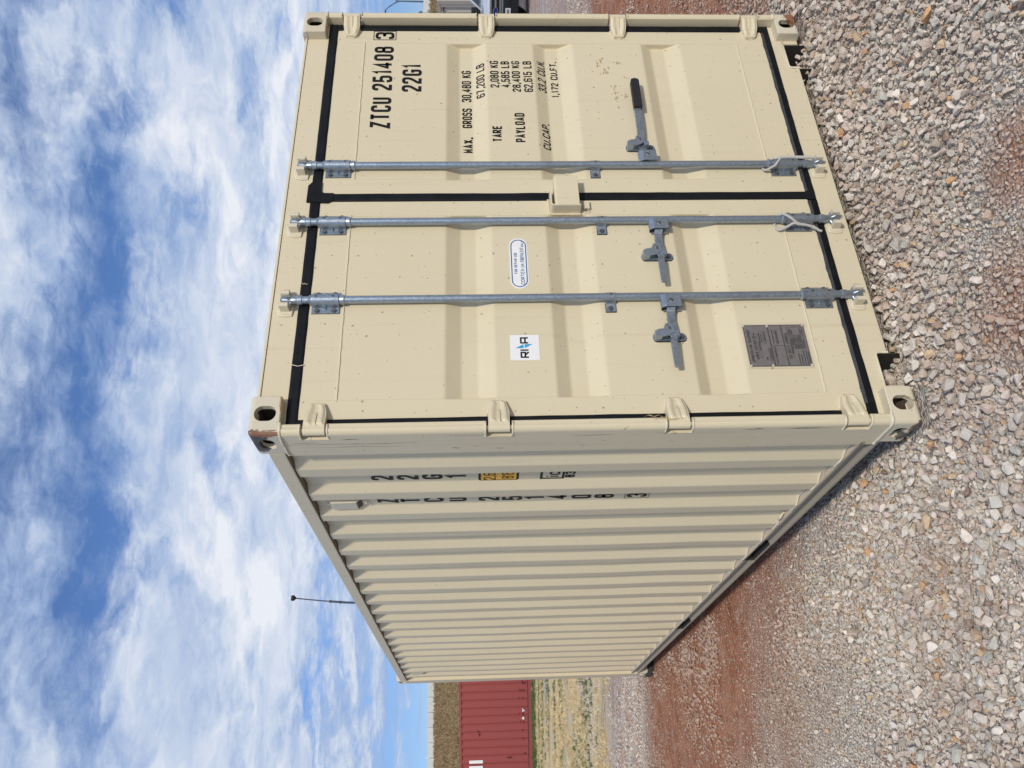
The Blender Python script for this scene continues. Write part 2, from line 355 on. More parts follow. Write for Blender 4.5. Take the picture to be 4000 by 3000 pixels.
def text_shapes(txt, W_, H, stroke, gap=.25, space=.60):
    stroke *= .98
    """ribbons for one line of lettering that fills W_ x H, lower left corner at 0,0"""
    adv = []
    for ch in txt: adv.append({' ': space}.get(ch, NARROW.get(ch, 1.0)))
    tot = sum(adv) + gap * (len(txt) - 1)
    u = W_ / tot; out = []; x = 0; word = 0
    for ch, a in zip(txt, adv):
        if ch == ' ': word += 1
        if ch in GL:
            gw = max(a * u - stroke, .05 * u); gh = H - stroke
            if ch in '.,':
                r_ = stroke * .62; cx = x + a * u / 2
                q_ = [(cx - r_, 0), (cx + r_, 0), (cx + r_, 2 * r_), (cx - r_, 2 * r_)] if ch == '.' else [(cx - r_ * 1.2, -1.6 * r_), (cx + r_, 0), (cx + r_, 2 * r_), (cx - r_, 2 * r_)]
                out.append(([Vector(q) for q in q_], [(0, 1, 2, 3)], word)); x += (a + gap) * u; continue
            x0 = x + stroke / 2
            if ch in '.,': gw = u - stroke
            if ch == 'I' or ch == 'i': x0 = x + a * u / 2 - .5 * gw
            for kind, pts in GL[ch]:
                P_ = [(x0 + p[0] * gw, stroke / 2 + p[1] * gh) + ((p[2] * u,) if len(p) > 2 else ()) for p in pts]
                if kind == 'o' and ch not in '.,':
                    pp = [list(q) for q in P_]
                    P_ = [tuple(q) for q in pp]
                out.append((*ribbon(rnd_poly(P_, min(.42 * gw, .26 * gh), kind == 'c'), stroke, kind == 'c'), word))
        x += (a + gap) * u
    return out
def write(mb, txt, x, z, W_, H, stroke, fn, only=None, **kw):
    for vs, fs, wd in text_shapes(txt, W_, H, stroke, **kw):
        if only is not None and wd != only: continue
        mb.add([fn(x + p.x, z + p.y) for p in vs], fs, False)

# ================================================================== THE SHIPPING CONTAINER
L_, H_, Wd = 6.058, 2.591, 2.438
cont = empty('shipping_container', label='large beige shipping container with closed double doors and galvanised locking bars, standing on gravel', cat='shipping container')
DY = .050                                  # plane of door faces, header and sill

def smooth_profile(pts, r, seg=3, closed=False):
    return rnd_poly([(p[0], p[1]) for p in pts], r, closed, seg)

# ---- corner castings (hollow, with oval openings)
def oval(cx, cz, w, h, n=10):
    """stadium/rounded opening w wide, h high"""
    r = min(w, h) * .48; pts = []
    for (sx, sz, a0) in ((1, 1, 0), (-1, 1, 90), (-1, -1, 180), (1, -1, 270)):
        for k in range(n + 1):
            a = R(a0 + 90 * k / n); pts.append((cx + sx * (w / 2 - r) + r * math.cos(a), cz + sz * (h / 2 - r) + r * math.sin(a)))
    return pts
_dg = None
def boolean(base, cutters):
    """base minus cutters -> mesh data (all temporary objects removed)"""
    bo = bpy.data.objects.new('tmp', base); COL.objects.link(bo); co = []
    for c in cutters:
        o = bpy.data.objects.new('tmpc', c); COL.objects.link(o); co.append(o)
        md = bo.modifiers.new('b', 'BOOLEAN'); md.operation = 'DIFFERENCE'; md.object = o; md.solver = 'EXACT'
    dg = bpy.context.evaluated_depsgraph_get(); dg.update()
    me = bpy.data.meshes.new_from_object(bo.evaluated_get(dg))
    for o in [bo] + co: bpy.data.objects.remove(o)
    return me
def mesh_of(mb):
    o = mb.build('tmpm', [M_paint]); me = o.data; bpy.data.objects.remove(o); return me
def casting_mesh(side=True):
    """front-left-top casting in its own frame: x 0..162 outwards at 0, y 0..178, z 0..118 with the outer end at 118"""
    bm = bmesh.new(); bmesh.ops.create_cube(bm, size=1)
    for v in bm.verts: v.co = Vector((.081 + v.co.x * .162, .089 + v.co.y * .178, .059 + v.co.z * .118))
    E = [e for e in bm.edges if all(v.co.x < .01 for v in e.verts) and all(v.co.y < .01 for v in e.verts)]
    E += [e for e in bm.edges if all(v.co.z > .1 for v in e.verts) and (all(v.co.x < .01 for v in e.verts) or all(v.co.y < .01 for v in e.verts))]
    bmesh.ops.bevel(bm, geom=list(set(E)), offset=.020, segments=4, profile=.5, affect='EDGES')
    bmesh.ops.bevel(bm, geom=[e for e in bm.edges if e.calc_face_angle(0) > 1.3], offset=.003, segments=1, affect='EDGES')
    me = bpy.data.meshes.new('c'); bm.to_mesh(me); bm.free()
    cuts = []
    c = MB(); c.box(.024, .140, .026, .152, .020, .094); cuts.append(mesh_of(c))
    c = MB(); c.prism(oval(.088, .058, .064, .082), 1, -.03, .05); cuts.append(mesh_of(c))
    if side: c = MB(); c.prism(oval(.092, .058, .084, .056), 0, -.03, .05); cuts.append(mesh_of(c))
    return boolean(me, cuts)
CM = casting_mesh(); CM1 = casting_mesh(False)
def casting(fx, fy, top, mats):
    me = (CM1 if fx else CM).copy(); me.name = 'corner_casting'
    for v in me.vertices:
        x, y, z = v.co
        v.co = (Wd - x if fx else x, L_ - y if fy else y, H_ - .118 + z if top else .118 - z)
    if (fx + fy + (not top)) % 2: me.flip_normals()
    me.materials.clear(); me.materials.append(mats); me.materials.append(M_cast_shade)
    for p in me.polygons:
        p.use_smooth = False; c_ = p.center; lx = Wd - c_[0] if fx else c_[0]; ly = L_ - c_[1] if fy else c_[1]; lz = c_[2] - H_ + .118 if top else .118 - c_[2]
        p.material_index = 1 if (.0235 < lx < .1405 and .0255 < ly < .1525 and .0195 < lz < .0945) else 0  # cavity faces get the painted shade colour
    o = bpy.data.objects.new('corner_casting', me); COL.objects.link(o); o.parent = cont
    return o
for fx in (0, 1):
    for fy in (0, 1):
        for top in (0, 1):
            c = casting(fx, fy, top, M_cast if fy else {(0, 1): M_scuffed, (1, 0): M_rusty, (0, 0): M_cast0, (1, 1): M_cast}[(fx, top)])
            if fx == 0 and fy == 0 and top: c['label'] = 'corner casting with black scrapes on its side'
            if fx == 1 and fy == 0 and not top: c['label'] = 'corner casting with a rusty outer corner'

HZ = (.251, .953, 1.647, 2.346)            # hinge heights
# ---- corner posts at the door end, notched at the hinges
def front_post(mx):
    mb = MB()
    prof = [(0.0, .200), (0.0, .024)] + [(.024 - .024 * math.cos(R(a)), .024 - .024 * math.sin(R(a))) for a in (15, 30, 45, 60, 75, 90)][:-1] + [(.028, .003), (.039, .003), (.044, .008), (.044, .070), (.085, .070), (.085, .200)]
    low = [(0.0, .200), (0.0, .056), (.044, .056), (.044, .070), (.085, .070), (.085, .200)]
    seg = []; z = .118
    for h in HZ: seg += [(z, h - .050, prof), (h - .050, h + .050, low)]; z = h + .050
    seg.append((z, H_ - .118, prof))
    for a, b, p in seg:
        pp = [(Wd - q[0], q[1]) for q in p] if mx else p
        mb.prism(pp, 2, a, b)
    # small welds where the front flange is cut
    o = mb.build('corner_post', M_post, cont)
    w = MB()
    for h in HZ:
        for s in (-1, 1):
            pts = [(.0015, .055, h + s * .052), (.0005, .035, h + s * .052), (.006, .008, h + s * .052), (.020, .0005, h + s * .052), (.038, .0015, h + s * .052)]
            w.tube(mirror(pts, mx), .0042, 6)
    w.build('weld_bead', M_weld, o)
    return o
PL, PR = front_post(0), front_post(1)
def rear_post(mx):
    mb = MB(); p = [(0, L_), (0, L_ - .17), (.05, L_ - .17), (.05, L_)]
    mb.prism([(Wd - q[0], q[1]) for q in p] if mx else p, 2, .118, H_ - .118); return mb.build('corner_post', M_post, cont, bevel=.006)
rear_post(0); rear_post(1)
# weld seams between castings and posts
w = MB()
for top in (0, 1):
    z = H_ - .119 if top else .119
    for mx in (0, 1):
        pts = [(-.0005 + random.uniform(-.001, .001), y, z + random.uniform(-.0015, .0015)) for y in np.linspace(.19, .03, 14)] + [(.006, .008, z)] + [(x, .0025, z + random.uniform(-.001, .001)) for x in np.linspace(.018, .05, 4)]
        w.tube(mirror(pts, mx), [.006 + random.uniform(-.001, .0015) for _ in pts], 6)
w.build('weld_bead', M_weld, cont)

# ---- header and sill
mb = MB()
prof = [(DY, 2.463), (DY, 2.566), (.058, 2.580), (.072, 2.582), (.20, 2.582), (.20, 2.463)]
mb.prism(prof, 0, .162, Wd - .162)
mb.prism([(DY, 2.463), (DY, 2.473), (.20, 2.473), (.20, 2.463)], 0, .0525, .162); mb.prism([(DY, 2.463), (DY, 2.473), (.20, 2.473), (.20, 2.463)], 0, Wd - .162, Wd - .0525)
mb.prism([(.046, 2.571), (.046, 2.577), (.06, 2.586), (.20, 2.586), (.20, 2.5835), (.06, 2.5835), (.05, 2.571)], 0, .162, Wd - .162)
mb.build('door_header', M_paint, cont, bevel=.003)
mb = MB()
def sill_piece(x0, x1, z0, z1):
    mb.prism([(DY, z1), (DY, z0 + .004), (DY + .004, z0), (.18, z0), (.18, z1)], 0, x0, x1)
sill_piece(.346, 2.067, .030, .1425); sill_piece(.1625, .190, .0, .1425); sill_piece(.190, .346, .080, .1425); sill_piece(2.067, 2.250, .080, .1425); sill_piece(2.250, 2.2755, .0, .1425)
mb.box(.0525, .1625, DY, .18, .119, .1425); mb.box(2.2755, 2.3855, DY, .18, .119, .1425)
sill = mb.build('door_sill', M_paint, cont)
mb = MB()                                   # raised lips round the two cut-outs
for (a, b) in ((.164, .346), (2.274, 2.067)):
    s = 1 if b > a else -1
    pts = [(a, .048, .086), (b - s * .012, .048, .086), (b - s * .003, .048, .080), (b, .048, .068), (b, .048, .032)]
    mb.tube([(p[0], p[1] - .001, p[2]) for p in pts], .0055, 8)
mb.build('weld_bead', M_weld, sill)
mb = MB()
for xa, xb in ((.190, .3455), (2.0675, 2.250)):     # walls in the fork openings, dark colour standing for the deep shade inside
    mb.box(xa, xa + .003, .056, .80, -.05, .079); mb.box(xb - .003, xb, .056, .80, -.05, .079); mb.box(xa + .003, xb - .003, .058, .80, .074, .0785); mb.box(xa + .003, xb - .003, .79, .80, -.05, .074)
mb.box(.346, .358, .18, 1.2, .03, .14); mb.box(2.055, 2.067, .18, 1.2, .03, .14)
mb.build('tunnel_shade_walls', M_dark, sill)

# ---- the doors
REC = [(1.855, 1.790, 1.722, 1.653), (1.410, 1.349, 1.277, 1.204), (.841, .786, .716, .637)]
RD = .033
def surf(z, x=None):
    for a, b, c, d in REC:
        if d <= z <= a:
            if z > b: return DY + RD * (a - z) / (a - b)
            if z < c: return DY + RD * (z - d) / (c - d)
            return DY + RD
    return DY
def door(x0, x1, rx0, rx1):
    z0, z1 = .1855, 2.4180
    mb = MB(); zs = [z0]
    for r in REC[::-1]: zs += [r[3], r[2], r[1], r[0]]
    zs.append(z1)
    for za, zb in zip(zs[:-1], zs[1:]):
        ya, yb = surf(za + 1e-6 if False else za), surf(zb)
        mb.add([(rx0, ya, za), (rx1, ya, za), (rx1, yb, zb), (rx0, yb, zb)], [(0, 1, 2, 3)])
        for xa, xb in ((x0, rx0), (rx1, x1)):
            mb.add([(xa, DY, za), (xb, DY, za), (xb, DY, zb), (xa, DY, zb)], [(0, 1, 2, 3)])
        if max(ya, yb) > DY + 1e-6:
            for x in (rx0, rx1):
                mb.add([(x, DY, za), (x, ya, za), (x, yb, zb), (x, DY, zb)], [(0, 1, 2, 3)])
    for P4 in ([(x0, z0), (x0, z1)], [(x0, z1), (x1, z1)], [(x1, z1), (x1, z0)], [(x1, z0), (x0, z0)]):
        (a, b), (c, d) = P4; mb.add([(a, DY, b), (c, DY, d), (c, DY + .045, d), (a, DY + .045, b)], [(0, 1, 2, 3)])
    bm = bmesh.new()
    o = mb.build('door', M_paint, cont, fixn=False)
    bm.from_mesh(o.data); bmesh.ops.remove_doubles(bm, verts=bm.verts[:], dist=1e-5); bmesh.ops.recalc_face_normals(bm, faces=bm.faces[:])
    f = min(bm.faces, key=lambda f: f.calc_center_median().y - 10 * (f.calc_area() > .1))
    if f.normal.y > 0:
        for q in bm.faces: q.normal_flip()
    bm.to_mesh(o.data); bm.free()
    b = o.modifiers.new('bevel', 'BEVEL'); b.width = .006; b.segments = 2; b.limit_method = 'ANGLE'; b.angle_limit = R(15)
    # weld beads round the pressed panel
    def bead(p, q, r, n, nm='weld_bead'):
        w = MB(); P0 = Vector(p); P1 = Vector(q); pts = []
        for k in range(n + 1):
            c = P0.lerp(P1, k / n); pts.append(c + Vector((random.uniform(-1, 1), 0, random.uniform(-1, 1))) * r * .25)
        w.tube(pts, [r * random.uniform(.82, 1.15) for _ in pts], 7); return w.build(nm, M_weld, o)
    bead((rx0, DY - .0003, 2.276), (rx1 + .006, DY - .0003, 2.276), .0040, 60)
    bead((rx0, DY - .0003, .332), (rx1 + .006, DY - .0003, .332), .0040, 60)
    zz = [(.332, .637), (.841, 1.204), (1.410, 1.653), (1.855, 2.36)]
    for x in (rx0, rx1):
        for a, b in zz: bead((x, DY - .0002, a), (x, DY - .0002, b), .0017, 20)
    return o
D_L = door(.0800, 1.1765, .165, 1.092); D_R = door(1.2235, 2.3430, 1.309, 2.248)
D_L['label'] = 'left door with the oval and square stickers and data plate'; D_R['label'] = 'right door with the painted number and weights'

# ---- rubber gaskets
def strip(mb, p, q, w, h=.006, y=DY):
    """bulging strip between two points on the door plane, w wide"""
    p = Vector((p[0], 0, p[1])); q = Vector((q[0], 0, q[1])); d = (q - p).normalized(); n = Vector((d.z, 0, -d.x))
    n_ = 26; G = []
    for k in range(n_ + 1):
        c = p.lerp(q, k / n_); j = random.uniform(-.0011, .0011); row = []
        for u, hh in ((-1, -.010), (-1, .35), (-.86, .8), (-.45, 1), (.0, .72), (.45, 1), (.86, .8), (1, .35), (1, -.010)):
            a = c + n * (u * w / 2 + j); row.append((a.x, y - h * hh if hh > 0 else y + .012, a.z))
        G.append(row)
    mb.grid(G, True)
def gasket(door_o, segs):
    mb = MB()
    for s in segs: strip(mb, *s)
    return mb.build('gasket', M_rubber, door_o)
gasket(D_L, [((.030, 2.4405), (1.180, 2.4405), .045), ((.030, .163), (1.170, .163), .0405), ((.064, .15), (.064, 2.42), .036)])
gasket(D_R, [((1.171, 2.4405), (2.386, 2.4405), .0455), ((1.175, .163), (2.384, .163), .0405), ((2.365, .15), (2.365, 2.42), .0425), ((1.200, .150), (1.200, 2.43), .0455)])
mb = MB()                                  # moulded T piece where the centre seal meets the top one
poly = [(1.290, 2.462), (1.268, 2.479), (1.171, 2.480), (1.166, 2.384), (1.180, 2.360), (1.2225, 2.360), (1.2235, 2.404), (1.232, 2.417), (1.290, 2.418)]
mb.prism(poly, 1, DY - .0085, DY - .002)
mb.build('gasket_joint', M_rubber2 if False else M_rubber, D_R, bevel=.0025)
mb = MB()                                  # torn lower lip of the bottom seal
def torn(x0, x1):
    n = 46; top = []; bot = []
    for k in range(n + 1):
        x = x0 + (x1 - x0) * k / n; wv = .0008 * math.sin(k * .7 + x0 * 9) + random.uniform(-.0012, .0012)
        top.append((x, DY - .0015, .1875 + wv + (.003 if k % 13 == 3 else 0))); bot.append((x, DY - .0078, .176))
    mb.grid([top, bot], False)
torn(.11, 1.165); torn(1.225, 2.335)
mb.build('gasket_lip', M_rubber2, cont)
mb = MB(); mb.tube([(.326, .0432, 2.466), (.321, .0422, 2.45), (.318, .042, 2.44), (.319, .0422, 2.43), (.324, .0432, 2.414)], .0017, 6)
mb.tube([(.725, .0432, 2.458), (.717, .0422, 2.452), (.722, .042, 2.447), (.716, .0422, 2.44), (.721, .0432, 2.434)], .0014, 6)
mb.build('sealant_smear', M_weld, D_L)

# ---- hinges: barrel in the post notch, shaped blade with ribs
def hinge(mx, z, door_o):
    mb = MB(); prof = [(-.0415, .0155), (-.0405, .0185), (.0405, .0185), (.0415, .0155)]
    c = (.0215, .0215); cx = Wd - c[0] if mx else c[0]
    mb.lathe((cx, c[1], z), (0, 0, 1), prof, 24)
    mb.cyl((cx, c[1], z - .052), (cx, c[1], z + .052), .009, 12)
    xs = [.024, .034, .048, .066, .086, .104, .120, .134, .143, .147]
    fy = [.0035, .0032, .005, .011, .019, .026, .030, .033, .0345, .038]
    hw = [.0405, .0405, .0405, .0408, .0412, .0390, .0345, .0305, .0270, .022]
    G = []
    for x, y, h in zip(xs, fy, hw):
        row = []
        for u in (-1, -1, -.93, -.72, -.56, -.18, -.13, .13, .18, .56, .72, .93, 1, 1):
            yy = y
            if abs(u) > .55 and abs(u) < .9 and .04 < x < .140: yy = y - .0060
            if abs(u) < .14 and .034 < x < .09: yy = y - .0055
            row.append((Wd - x if mx else x, yy, z + u * h))
        row[0] = (row[0][0], DY + .004, row[0][2] * 1.0); row[-1] = (row[-1][0], DY + .004, row[-1][2])
        G.append(row)
    mb.grid(G, False)
    xe = xs[-1]; mb.add([(Wd - xe if mx else xe, G[-1][k][1], G[-1][k][2]) for k in range(14)], [tuple(range(14))], False)
    o = mb.build('hinge', M_paint, door_o)
    e = o.modifiers.new('es', 'EDGE_SPLIT'); e.split_angle = R(38)
    w = MB(); sgn = -1 if mx else 1
    for s in (-1, 1):
        pts = []
        for x, h in zip(xs[4:], hw[4:]): pts.append((Wd - x if mx else x, DY - .001, z + s * (h + .002)))
        w.tube(pts, [.0035 * random.uniform(.8, 1.3) for _ in pts], 6)
    xx = .149; w.tube([(Wd - xx if mx else xx, DY - .001, z + u) for u in (-.02, -.008, .006, .02)], .004, 6)
    w.build('weld_bead', M_weld, door_o)
for z in HZ: hinge(0, z, D_L); hinge(1, z, D_R)

# ---- locking bars with cams, brackets, guides, keepers
BY = .0255
def hexbolt(mb, x, y, z, r=.0085):
    mb.prism([(x + r * math.cos(R(60 * k + 11)), z + r * math.sin(R(60 * k + 11))) for k in range(6)], 1, y - .008, y + .004)
    mb.cyl((x, y - .0005, z), (x, y - .0025, z), r * 1.35, 14)
def locking_bar(bx, door_o, flip=False):
    mb = MB()
    mb.lathe((bx, BY, .085), (0, 0, 1), [(0, .012), (.003, .013), (.030, .013), (.034, .0165), (.062, .0175), (.066, .0205), (.085, .0205), (.088, .0165), (.112, .0165), (.116, .0215), (.121, .0215), (.122, .0205), (.245, .0205), (.247, .0218), (.258, .0218), (.262, .0165),
                                          (2.183, .0165), (2.187, .0218), (2.198, .0218), (2.200, .0205), (2.323, .0205), (2.325, .0215), (2.330, .0215), (2.334, .0165), (2.357, .0165), (2.360, .0205), (2.379, .0205), (2.383, .0175), (2.411, .0165), (2.415, .013), (2.438, .013), (2.441, .012)], 28)
    o = mb.build('locking_bar', M_galv, door_o)
    e = o.modifiers.new('es', 'EDGE_SPLIT'); e.split_angle = R(35)
    for top in (0, 1):
        mb = MB(); zc = 2.508 if top else .102; s = 1 if top else -1
        # forked cam: hub with two claws and a nose
        mb.cyl((bx, BY, zc - .018), (bx, BY, zc + .016), .0165, 16)
        for a, ln in ((200 if not flip else 160, .040), (20, .040), (300, .030), (95, .024)):
            d = Vector((math.cos(R(a)), -.55 * math.sin(R(a)) - .1, 0)).normalized()
            z1 = zc - s * .020
            p = [Vector((bx, BY, z1)), Vector((bx, BY, z1)) + d * ln * .55 + Vector((0, 0, s * .004)), Vector((bx, BY, z1)) + d * ln + Vector((0, 0, s * .018))]
            mb.tube(p, [.013, .0085, .0045], 8)
            z2 = zc + s * .017; p = [Vector((bx, BY, z2)), Vector((bx, BY, z2)) + d * ln * .6, Vector((bx, BY, z2)) + d * ln * .9 - Vector((0, 0, s * .012))]
            if a in (20, 300): mb.tube(p, [.012, .008, .005], 8)
        c = mb.build('cam', M_galv, door_o); c.modifiers.new('s', 'SUBSURF').levels = 0
        # keeper welded to header / sill
        k = MB(); zk = zc + s * .004
        k.bbox(bx - .058, bx - .006, .040, .0515, zk - .030, zk + .030, .005)
        for (xa, xb, z0, z1, yf) in ((bx - .046, bx - .022, zk - .016, zk + .020, -.004), (bx + .013, bx + .034, zk - .018, zk + .018, -.008)):
            G = [(xa, yf + .004), (xa + .004, yf), (xb - .006, yf + .002), (xb, yf + .012), (xb, DY), (xa, DY)]
            k.prism(G, 2, z0, z1)
        k.prism([(bx + .010, .0), (bx + .034, .004), (bx + .052, .020), (bx + .034, .022)], 2, zk - .012, zk + .008)
        k.tube([(bx - .060, DY - .002, zk - .026), (bx - .063, DY - .003, zk), (bx - .058, DY - .002, zk + .028), (bx - .03, DY - .002, zk + .034), (bx - .004, DY - .002, zk + .031)], .0065, 7)
        k.build('cam_keeper', M_weld, cont, bevel=.003)
        # bearing bracket: saddle over the bar with bolted flanges
        z0, z1 = (2.293, 2.407) if top else (.207, .322)
        b = MB(); ring = []
        r = .0245
        prof = [(bx - .0535, DY - .0055), (bx - .027, DY - .0055), (bx - .0245, DY - .010), (bx - r, BY + .006)]
        prof += [(bx + r * math.cos(R(a)), BY - r * math.sin(R(a))) for a in range(170, 9, -10)]
        prof += [(bx + r, BY + .006), (bx + .0245, DY - .010), (bx + .027, DY - .0055), (bx + .0495, DY - .0055)]
        inner = [(bx + .0495, DY - .0005), (bx - .0535, DY - .0005)]
        G = [[(p[0], p[1], z) for p in prof] for z in (z0, z1)]
        b.grid(G, True)
        for z in (z0, z1): b.add([(p[0], p[1], z) for p in prof + inner], [tuple(range(len(prof) + 2))], False)
        b.add([(bx - .0535, DY - .0055, z0), (bx - .0535, DY - .0055, z1), (bx - .0535, DY, z1), (bx - .0535, DY, z0)], [(0, 1, 2, 3)], False)
        b.cur = 1
        for bz in (z0 + .022, z1 - .022):
            hexbolt(b, bx - .041, DY - .0055, bz); hexbolt(b, bx + .040, DY - .0055, bz)
            d = Vector((.18, -1, 0)).normalized(); pc = Vector((bx, BY, bz)) + d * (r + .0002)
            b.cyl(pc - d * .003, pc + d * .0006, .0062, 12)
        b.cur = 0; b.tube([(bx - .0245, DY - .016, (z0 + z1) / 2), (bx - .028, DY - .009, (z0 + z1) / 2), (bx - .038, DY - .0062, (z0 + z1) / 2)], .003, 6)
        b.cur = 2; b.box(bx - .0545, bx + .0505, DY - .0016, DY - .0006, z0 - .001, z1 + .001)
        bo = b.build('bar_bracket', [M_galv2, M_bolt, M_rubber], door_o); e = bo.modifiers.new('es', 'EDGE_SPLIT'); e.split_angle = R(50)
    # guide strap in the middle
    g = MB(); z0, z1 = 1.139, 1.181; r = .0185
    prof = [(bx - .062, DY - .005), (bx - .026, DY - .005), (bx - .0215, DY - .009), (bx - r - .0005, BY + .004)] + [(bx + r * math.cos(R(a)), BY - r * math.sin(R(a))) for a in range(170, -1, -10)] + [(bx + r, DY - .002)]
    g.grid([[(p[0], p[1], z) for p in prof] for z in (z0, z1)], True)
    for z in (z0, z1): g.grid([[(p[0], p[1], z) for p in prof], [(bx + (p[0] - bx) * .86 if i > 2 else p[0], p[1] + (.003 if i < 4 else .0), z) for i, p in enumerate(prof)]], False)
    g.cur = 1; hexbolt(g, bx - .046, DY - .005, 1.160, .008); d = Vector((.18, -1, 0)).normalized(); pc = Vector((bx, BY, 1.160)) + d * (r + .0002); g.cyl(pc - d * .003, pc + d * .0006, .0058, 12)
    g.cur = 2; g.box(bx - .064, bx - .020, DY - .0045, DY - .0006, z0 - .0015, z1 + .0015)
    go = g.build('bar_guide', [M_galv2, M_bolt, M_rubber], door_o); e = go.modifiers.new('es', 'EDGE_SPLIT'); e.split_angle = R(50)
    return o
B1, B2, B3 = 1.374, 1.0395, .6235
locking_bar(B1, D_R, True); locking_bar(B2, D_L); locking_bar(B3, D_L)

# ---- bar handles, hubs and latches
def sweep_flat(mb, pts, w, th):
    """flat bar along pts (x,y,z); w = vertical half widths, th thickness in y"""
    G = []
    n = len(pts)
    for i, p in enumerate(pts):
        a = Vector(pts[max(i - 1, 0)]); b = Vector(pts[min(i + 1, n - 1)]); d = (b - a).normalized(); up = Vector((-d.z, 0, d.x)).normalized()
        if up.z < 0: up = -up
        p = Vector(p); h = w[i]
        G.append([p - up * h + Vector((0, th, 0)), p - up * h + Vector((0, .0012, 0)), p - up * (h - .0015), p + up * (h - .0015), p + up * h + Vector((0, .0012, 0)), p + up * h + Vector((0, th, 0)), p - up * h + Vector((0, th, 0))])
    mb.grid(G, False); mb.add(G[0][:6], [tuple(range(6))], False); mb.add(G[-1][:6], [tuple(range(6))], False)
def hub(bx, s, door_o, zc=.911):
    mb = MB(); x0, x1 = (bx + .004, bx + .068) if s > 0 else (bx - .068, bx - .004)
    # folded plate: front leaf, round fold on top, rear leaf
    zt, zb = zc + .043, zc - .041; yf, yr = .000, .034
    prof = [(yr + .003, zb), (yr + .003, zt - .016)] + [((yf + yr) / 2 + .003 + (yr - yf) / 2 * math.cos(R(a)) * 1.0, zt - .016 + .016 * math.sin(R(a))) for a in range(0, 181, 20)] + [(yf + .0, zt - .02), (yf, zb), (yf + .004, zb), (yf + .004, zt - .02)] + [((yf + yr) / 2 + .003 + ((yr - yf) / 2 - .004) * math.cos(R(a)), zt - .018 + .013 * math.sin(R(a))) for a in range(180, -1, -20)] + [(yr - .001, zb)]
    n = len(prof); vs = [(x0, *p) for p in prof] + [(x1, *p) for p in prof]
    mb.add(vs, [(i, (i + 1) % n, n + (i + 1) % n, n + i) for i in range(n)], False)
    # end caps as quads between outer and inner skins are small: close with a fan
    mb.box(x0, x1, yr - .002, yr + .004, zb, zt - .012)
    mb.cur = 1; xm = (x0 + x1) / 2 + s * .004; mb.lathe((xm, yf + .001, zc + .002), (0, -1, 0), [(0, .012), (.003, .012), (.005, .008), (.007, .006)], 16)
    return mb.build('handle_hub', [M_galv, M_bolt], door_o, bevel=.0015)
def handle(bx, s, door_o, grip):
    hub(bx, s, door_o); mb = MB(); z = .911
    if grip:
        X = [bx + .030, bx + .066, bx + .090, bx + .118, bx + .152, bx + .215, bx + .298, bx + .365, bx + .415, bx + .546]
        Yv = [.010, .010, .022, .025, .018, .012, .010, .006, .003, .000]; Zv = [.913, .918, .922, .924, .924, .923, .922, .924, .922, .918]
        sweep_flat(mb, [(x, y, q) for x, y, q in zip(X, Yv, Zv)], [.018, .018, .017, .017, .017, .0175, .018, .017, .0165, .0165], .009)
        mb.cur = 1
        mb.prism([(bx + .352, .9005), (bx + .352, .9415), (bx + .536, .9395), (bx + .547, .935), (bx + .551, .919), (bx + .547, .904), (bx + .536, .8985)], 1, -.006, .020)
        o = mb.build('handle', [M_galv2, M_grip], door_o, bevel=.0035); o['label'] = 'long door handle with a black plastic grip'
    else:
        X = [bx - .028, bx - .065, bx - .085, bx - .120, bx - .160, bx - .196, bx - .212, bx - .228, bx - .235, bx - .298, bx - .354, bx - .360]
        Yv = [.012, .011, .020, .022, .015, .011, .011, .006, .003, .001, -.002, -.002]; Zv = [.911, .913, .916, .918, .919, .921, .920, .923, .925, .927, .929, .929]
        sweep_flat(mb, [(x, y, q) for x, y, q in zip(X, Yv, Zv)], [.0185, .0185, .017, .0165, .0175, .0185, .014, .012, .0145, .013, .0115, .009], .008)
        mb.prism([(bx - .150, .9205), (bx - .105, .928), (bx - .150, .9355), (bx - .195, .931), (bx - .195, .925)], 1, .013, .026)
        mb.build('handle', M_galv2, door_o, bevel=.0015)
    # latch: base plate with two bolts, swinging cover and catch
    kx = bx + .125 if s > 0 else bx - .192; kz = .930
    k = MB(); pl = oval(kx, kz, .038, .140); k.prism(pl, 1, DY - .005, DY - .0008)
    k.cur = 2; k.prism([(p[0] - .003, p[1] - .0015) for p in pl], 1, DY - .0024, DY - .0004)
    k.cur = 1; hexbolt(k, kx, DY - .006, kz + .052, .0095); hexbolt(k, kx, DY - .006, kz - .050, .0095)
    k.cur = 0
    k.cyl((kx, DY - .004, kz + .052), (kx, DY - .009, kz + .052), .0185, 18)
    # cover plate swinging from the upper bolt over the lever
    cv = [(kx - .016, kz + .066), (kx + .010, kz + .066), (kx + .018, kz + .050), (kx + .020, kz + .030), (kx + .044, kz + .020), (kx + .046, kz - .004), (kx + .030, kz - .014), (kx + .004, kz - .014), (kx - .012, kz + .006), (kx - .018, kz + .040)]
    k.prism(cv, 1, .0075, .0115)
    k.prism([(kx - .016, kz + .066), (kx + .012, kz + .066), (kx + .016, kz + .036), (kx - .016, kz + .036)], 1, .011, DY - .008)
    k.cur = 1; k.prism(oval(kx + .022, kz + .004, .018, .011), 1, .0066, .008); k.prism(oval(kx + .036, kz + .012, .007, .006), 1, .0066, .008)
    k.cur = 0; k.prism([(kx - .014, kz - .020), (kx + .012, kz - .020), (kx + .012, kz - .036), (kx - .014, kz - .036)], 1, .012, DY - .004)
    k.box(kx - .014, kx + .012, .008, .013, kz - .034, kz - .012)
    k.build('handle_latch', [M_galv, M_bolt, M_rubber], door_o, bevel=.0018)
handle(B1, 1, D_R, True); handle(B2, -1, D_L, False); handle(B3, -1, D_L, False)

